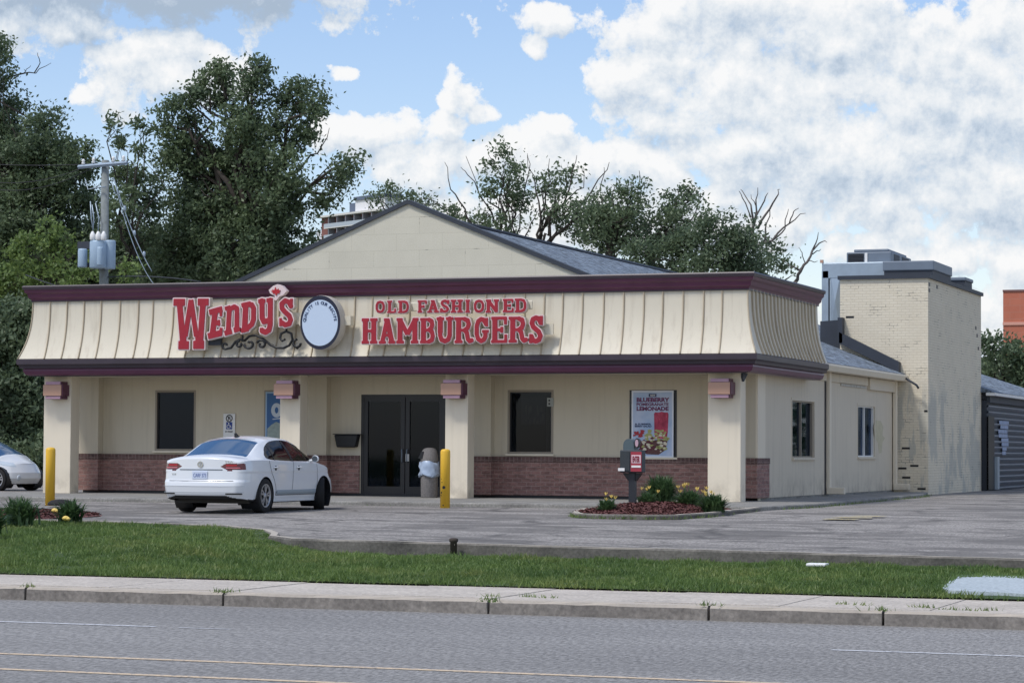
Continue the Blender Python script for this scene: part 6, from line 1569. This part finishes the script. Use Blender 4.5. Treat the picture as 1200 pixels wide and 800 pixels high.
def billow(vec, scale, detail, rough=.5):
    x = N.n('ShaderNodeTexVoronoi', feature='SMOOTH_F1', voronoi_dimensions='2D', normalize=True); x.inputs['Scale'].default_value = scale; x.inputs['Detail'].default_value = detail; x.inputs['Roughness'].default_value = rough; x.inputs['Smoothness'].default_value = .5; x.inputs['Lacunarity'].default_value = 2.3
    N.l(vec, x.inputs['Vector']); return N.math('SUBTRACT', 1, x.outputs['Distance'])
def field(blobs, src, k=.12):
    f_ = None
    for (u, v, ru, rv) in blobs:
        a_, e_ = azel(u, v)
        d = N.vmath('MULTIPLY_ADD', src, (FPX/ru, FPX/rv, 0)); d.inputs[2].default_value = (-a_*FPX/ru, -e_*FPX/rv, 0)
        q_ = N.vmath('LENGTH', d.outputs[0]).outputs['Value']
        if f_ is None: f_ = q_
        else:
            f_ = N.math('SMOOTH_MIN', f_, q_); f_.node.inputs[2].default_value = k
    return N.math('SUBTRACT', 1, f_)
CL = [(195,78,95,42),(150,100,40,40),(250,90,50,28),(60,22,110,34),(110,110,22,18),(150,-26,330,60),(406,86,18,11),(650,22,32,20),(632,50,22,14),(535,112,32,34),(515,150,26,22),(555,140,22,18),
      (430,165,66,26),(475,200,56,30),(600,190,100,34),(636,158,34,28),(700,200,60,26),(745,192,40,22),(785,212,40,26),(850,226,44,22),(690,255,250,44),
      (760,95,74,52),(830,80,110,60),(800,130,110,50),(900,30,190,60),(980,120,160,80),(1080,70,150,80),(1190,60,90,90),(930,190,150,60),(1080,200,170,90),(1190,180,130,120),(780,20,60,30),
      (1000,285,60,24),(1130,305,60,24),(1190,330,60,50),(1050,300,50,16),(880,262,120,30),(1100,380,160,50)]
def density(vec):
    w_ = N.n('ShaderNodeTexNoise', noise_dimensions='2D'); w_.inputs['Scale'].default_value = 26; w_.inputs['Detail'].default_value = 4; N.l(vec, w_.inputs['Vector'])
    src = N.vmath('ADD', vec, N.scale(N.vmath('SUBTRACT', w_.outputs[1], (.5,.5,.5)).outputs[0], (.022,.018,0))).outputs[0]
    f0 = N.math('MINIMUM', N.math('MULTIPLY', field(CL, src), 1.5), .78)
    n = N.math('ADD', N.math('MULTIPLY', N.math('SUBTRACT', fbm(vec, 40, 9, .68), .5), 3.0), N.math('MULTIPLY', N.math('SUBTRACT', billow(src, 75, 3), .60), 1.5))
    return N.math('ADD', f0, n), n
d0, nn0 = density(pv)
pu = N.vmath('ADD', pv, (-.0025, .0075, 0)).outputs[0]
d1, nn1 = density(pu)
dome = N.math('MULTIPLY', N.math('SUBTRACT', fbm(dvec, 2.6, 6, .58, '3D'), .46), 3.2)
inw = N.math('MULTIPLY', N.math('LESS_THAN', N.math('ABSOLUTE', N.math('SUBTRACT', az, azel(600,400)[0])), .30), N.math('LESS_THAN', el, .24))
dens = N.math('ADD', N.math('MULTIPLY', d0, inw), N.math('MULTIPLY', dome, N.math('SUBTRACT', 1, inw)))
alpha = N.ramp(dens, [(.10, (0,0,0)), (.22, (.45,.45,.45)), (.40, (.88,.88,.88)), (.62, (1,1,1))], 'LINEAR')
n1b = fbm(pv, 13, 5, .55)
dif = N.math('MULTIPLY', N.math('MULTIPLY', N.math('SUBTRACT', d0, d1), .46), inw)
DK = [(150,-25,340,72),(330,0,70,30),(1000,215,150,50),(1120,150,130,60),(930,190,110,40),(840,30,70,26),(960,70,90,30),(1180,250,90,40),(880,225,60,22),(780,165,60,18),(1040,40,60,30),(780,245,150,20)]
gk = field(DK, pv); gk = N.math('ADD', gk, N.math('MULTIPLY', N.math('SUBTRACT', n1b, .5), 1.1))
gk = N.math('MULTIPLY', N.ramp(gk, [(0, (0,0,0)), (.7, (1,1,1))]), inw)
lit = N.math('ADD', N.math('ADD', .70, dif), N.math('SUBTRACT', N.math('MULTIPLY', gk, -.24), N.math('MULTIPLY', N.math('MULTIPLY', field([(150,-18,360,92)], pv), inw), .75, True)), True)
ccol = N.ramp(lit, [(0, (.42,.52,.65)), (.3, (.60,.69,.80)), (.65, (.83,.875,.92)), (1, (1,1,1))])
bg2 = N.n('ShaderNodeBackground'); bg2.inputs[1].default_value = CLOUD; N.l(ccol, bg2.inputs[0])
mx = N.n('ShaderNodeMixShader'); N.l(N.math('MULTIPLY', alpha, .97), mx.inputs[0]); N.l(bg1.outputs[0], mx.inputs[1]); N.l(bg2.outputs[0], mx.inputs[2]); N.l(mx.outputs[0], out.inputs[0])
world.cycles.sampling_method = 'MANUAL'; world.cycles.sample_map_resolution = 512
sun = bpy.data.lights.new('sun', 'SUN'); sun.energy = SUNSTR; sun.angle = R(10); sun.color = (1, .97, .92)
so = bpy.data.objects.new('sun', sun); COL.objects.link(so)
sd_ = Vector((math.sin(SUN_AZ)*math.cos(SUN_EL), math.cos(SUN_AZ)*math.cos(SUN_EL), math.sin(SUN_EL)))
so.rotation_euler = sd_.to_track_quat('Z', 'Y').to_euler(); so.location = (0, 0, 60)
cam = bpy.data.cameras.new('camera'); co_ = bpy.data.objects.new('camera', cam); COL.objects.link(co_)
cam.sensor_fit = 'HORIZONTAL'; cam.sensor_width = 36; cam.lens = FPX/1200*36; cam.clip_end = 3000; cam.clip_start = .1
co_.matrix_world = Matrix(((CR[0][0], CR[1][0], CR[2][0], CAM[0]), (CR[0][1], CR[1][1], CR[2][1], CAM[1]), (CR[0][2], CR[1][2], CR[2][2], CAM[2]), (0, 0, 0, 1)))
sc.camera = co_
vs_ = sc.view_settings; vs_.view_transform = 'Standard'; vs_.look = 'None'; vs_.gamma = 1; vs_.exposure = EXPO; vs_.use_curve_mapping = False
sc.cycles.max_bounces = 6; sc.cycles.transparent_max_bounces = 4

# ---- every separate piece of these parts becomes an object of its own
def split_islands(ob):
    me = ob.data; n = len(me.vertices); par = list(range(n))
    def fd(a):
        while par[a] != a: par[a] = par[par[a]]; a = par[a]
        return a
    for p in me.polygons:
        v = list(p.vertices); r0 = fd(v[0])
        for k in v[1:]: par[fd(k)] = r0
    gr = {}
    for p in me.polygons: gr.setdefault(fd(p.vertices[0]), []).append(p)
    if len(gr) < 2: return
    co = [tuple(v.co) for v in me.vertices]; mt = me.materials[0]
    for fs in gr.values():
        ids = sorted({v for p in fs for v in p.vertices}); mp = {v: i for i, v in enumerate(ids)}
        m2 = bpy.data.meshes.new(ob.name.split('.')[0]); m2.from_pydata([co[i] for i in ids], [], [tuple(mp[v] for v in p.vertices) for p in fs])
        m2.polygons.foreach_set('use_smooth', [p.use_smooth for p in fs]); m2.materials.append(mt)
        o2 = bpy.data.objects.new(ob.name.split('.')[0], m2); COL.objects.link(o2); o2.parent = ob.parent; o2.location = ob.location
    bpy.data.objects.remove(ob)
for ob in [o for o in bpy.data.objects if o.type == 'MESH' and o.parent and not o.children and o.name.split('.')[0] in ('brick_base','brick_cap','pilaster','missing_brick','insulator','bushing','paint_chip','arch_liner','dots','trim','side_panel','interior_frame','party_wall','balcony_slab','flared_bracket')]:
    split_islands(ob)
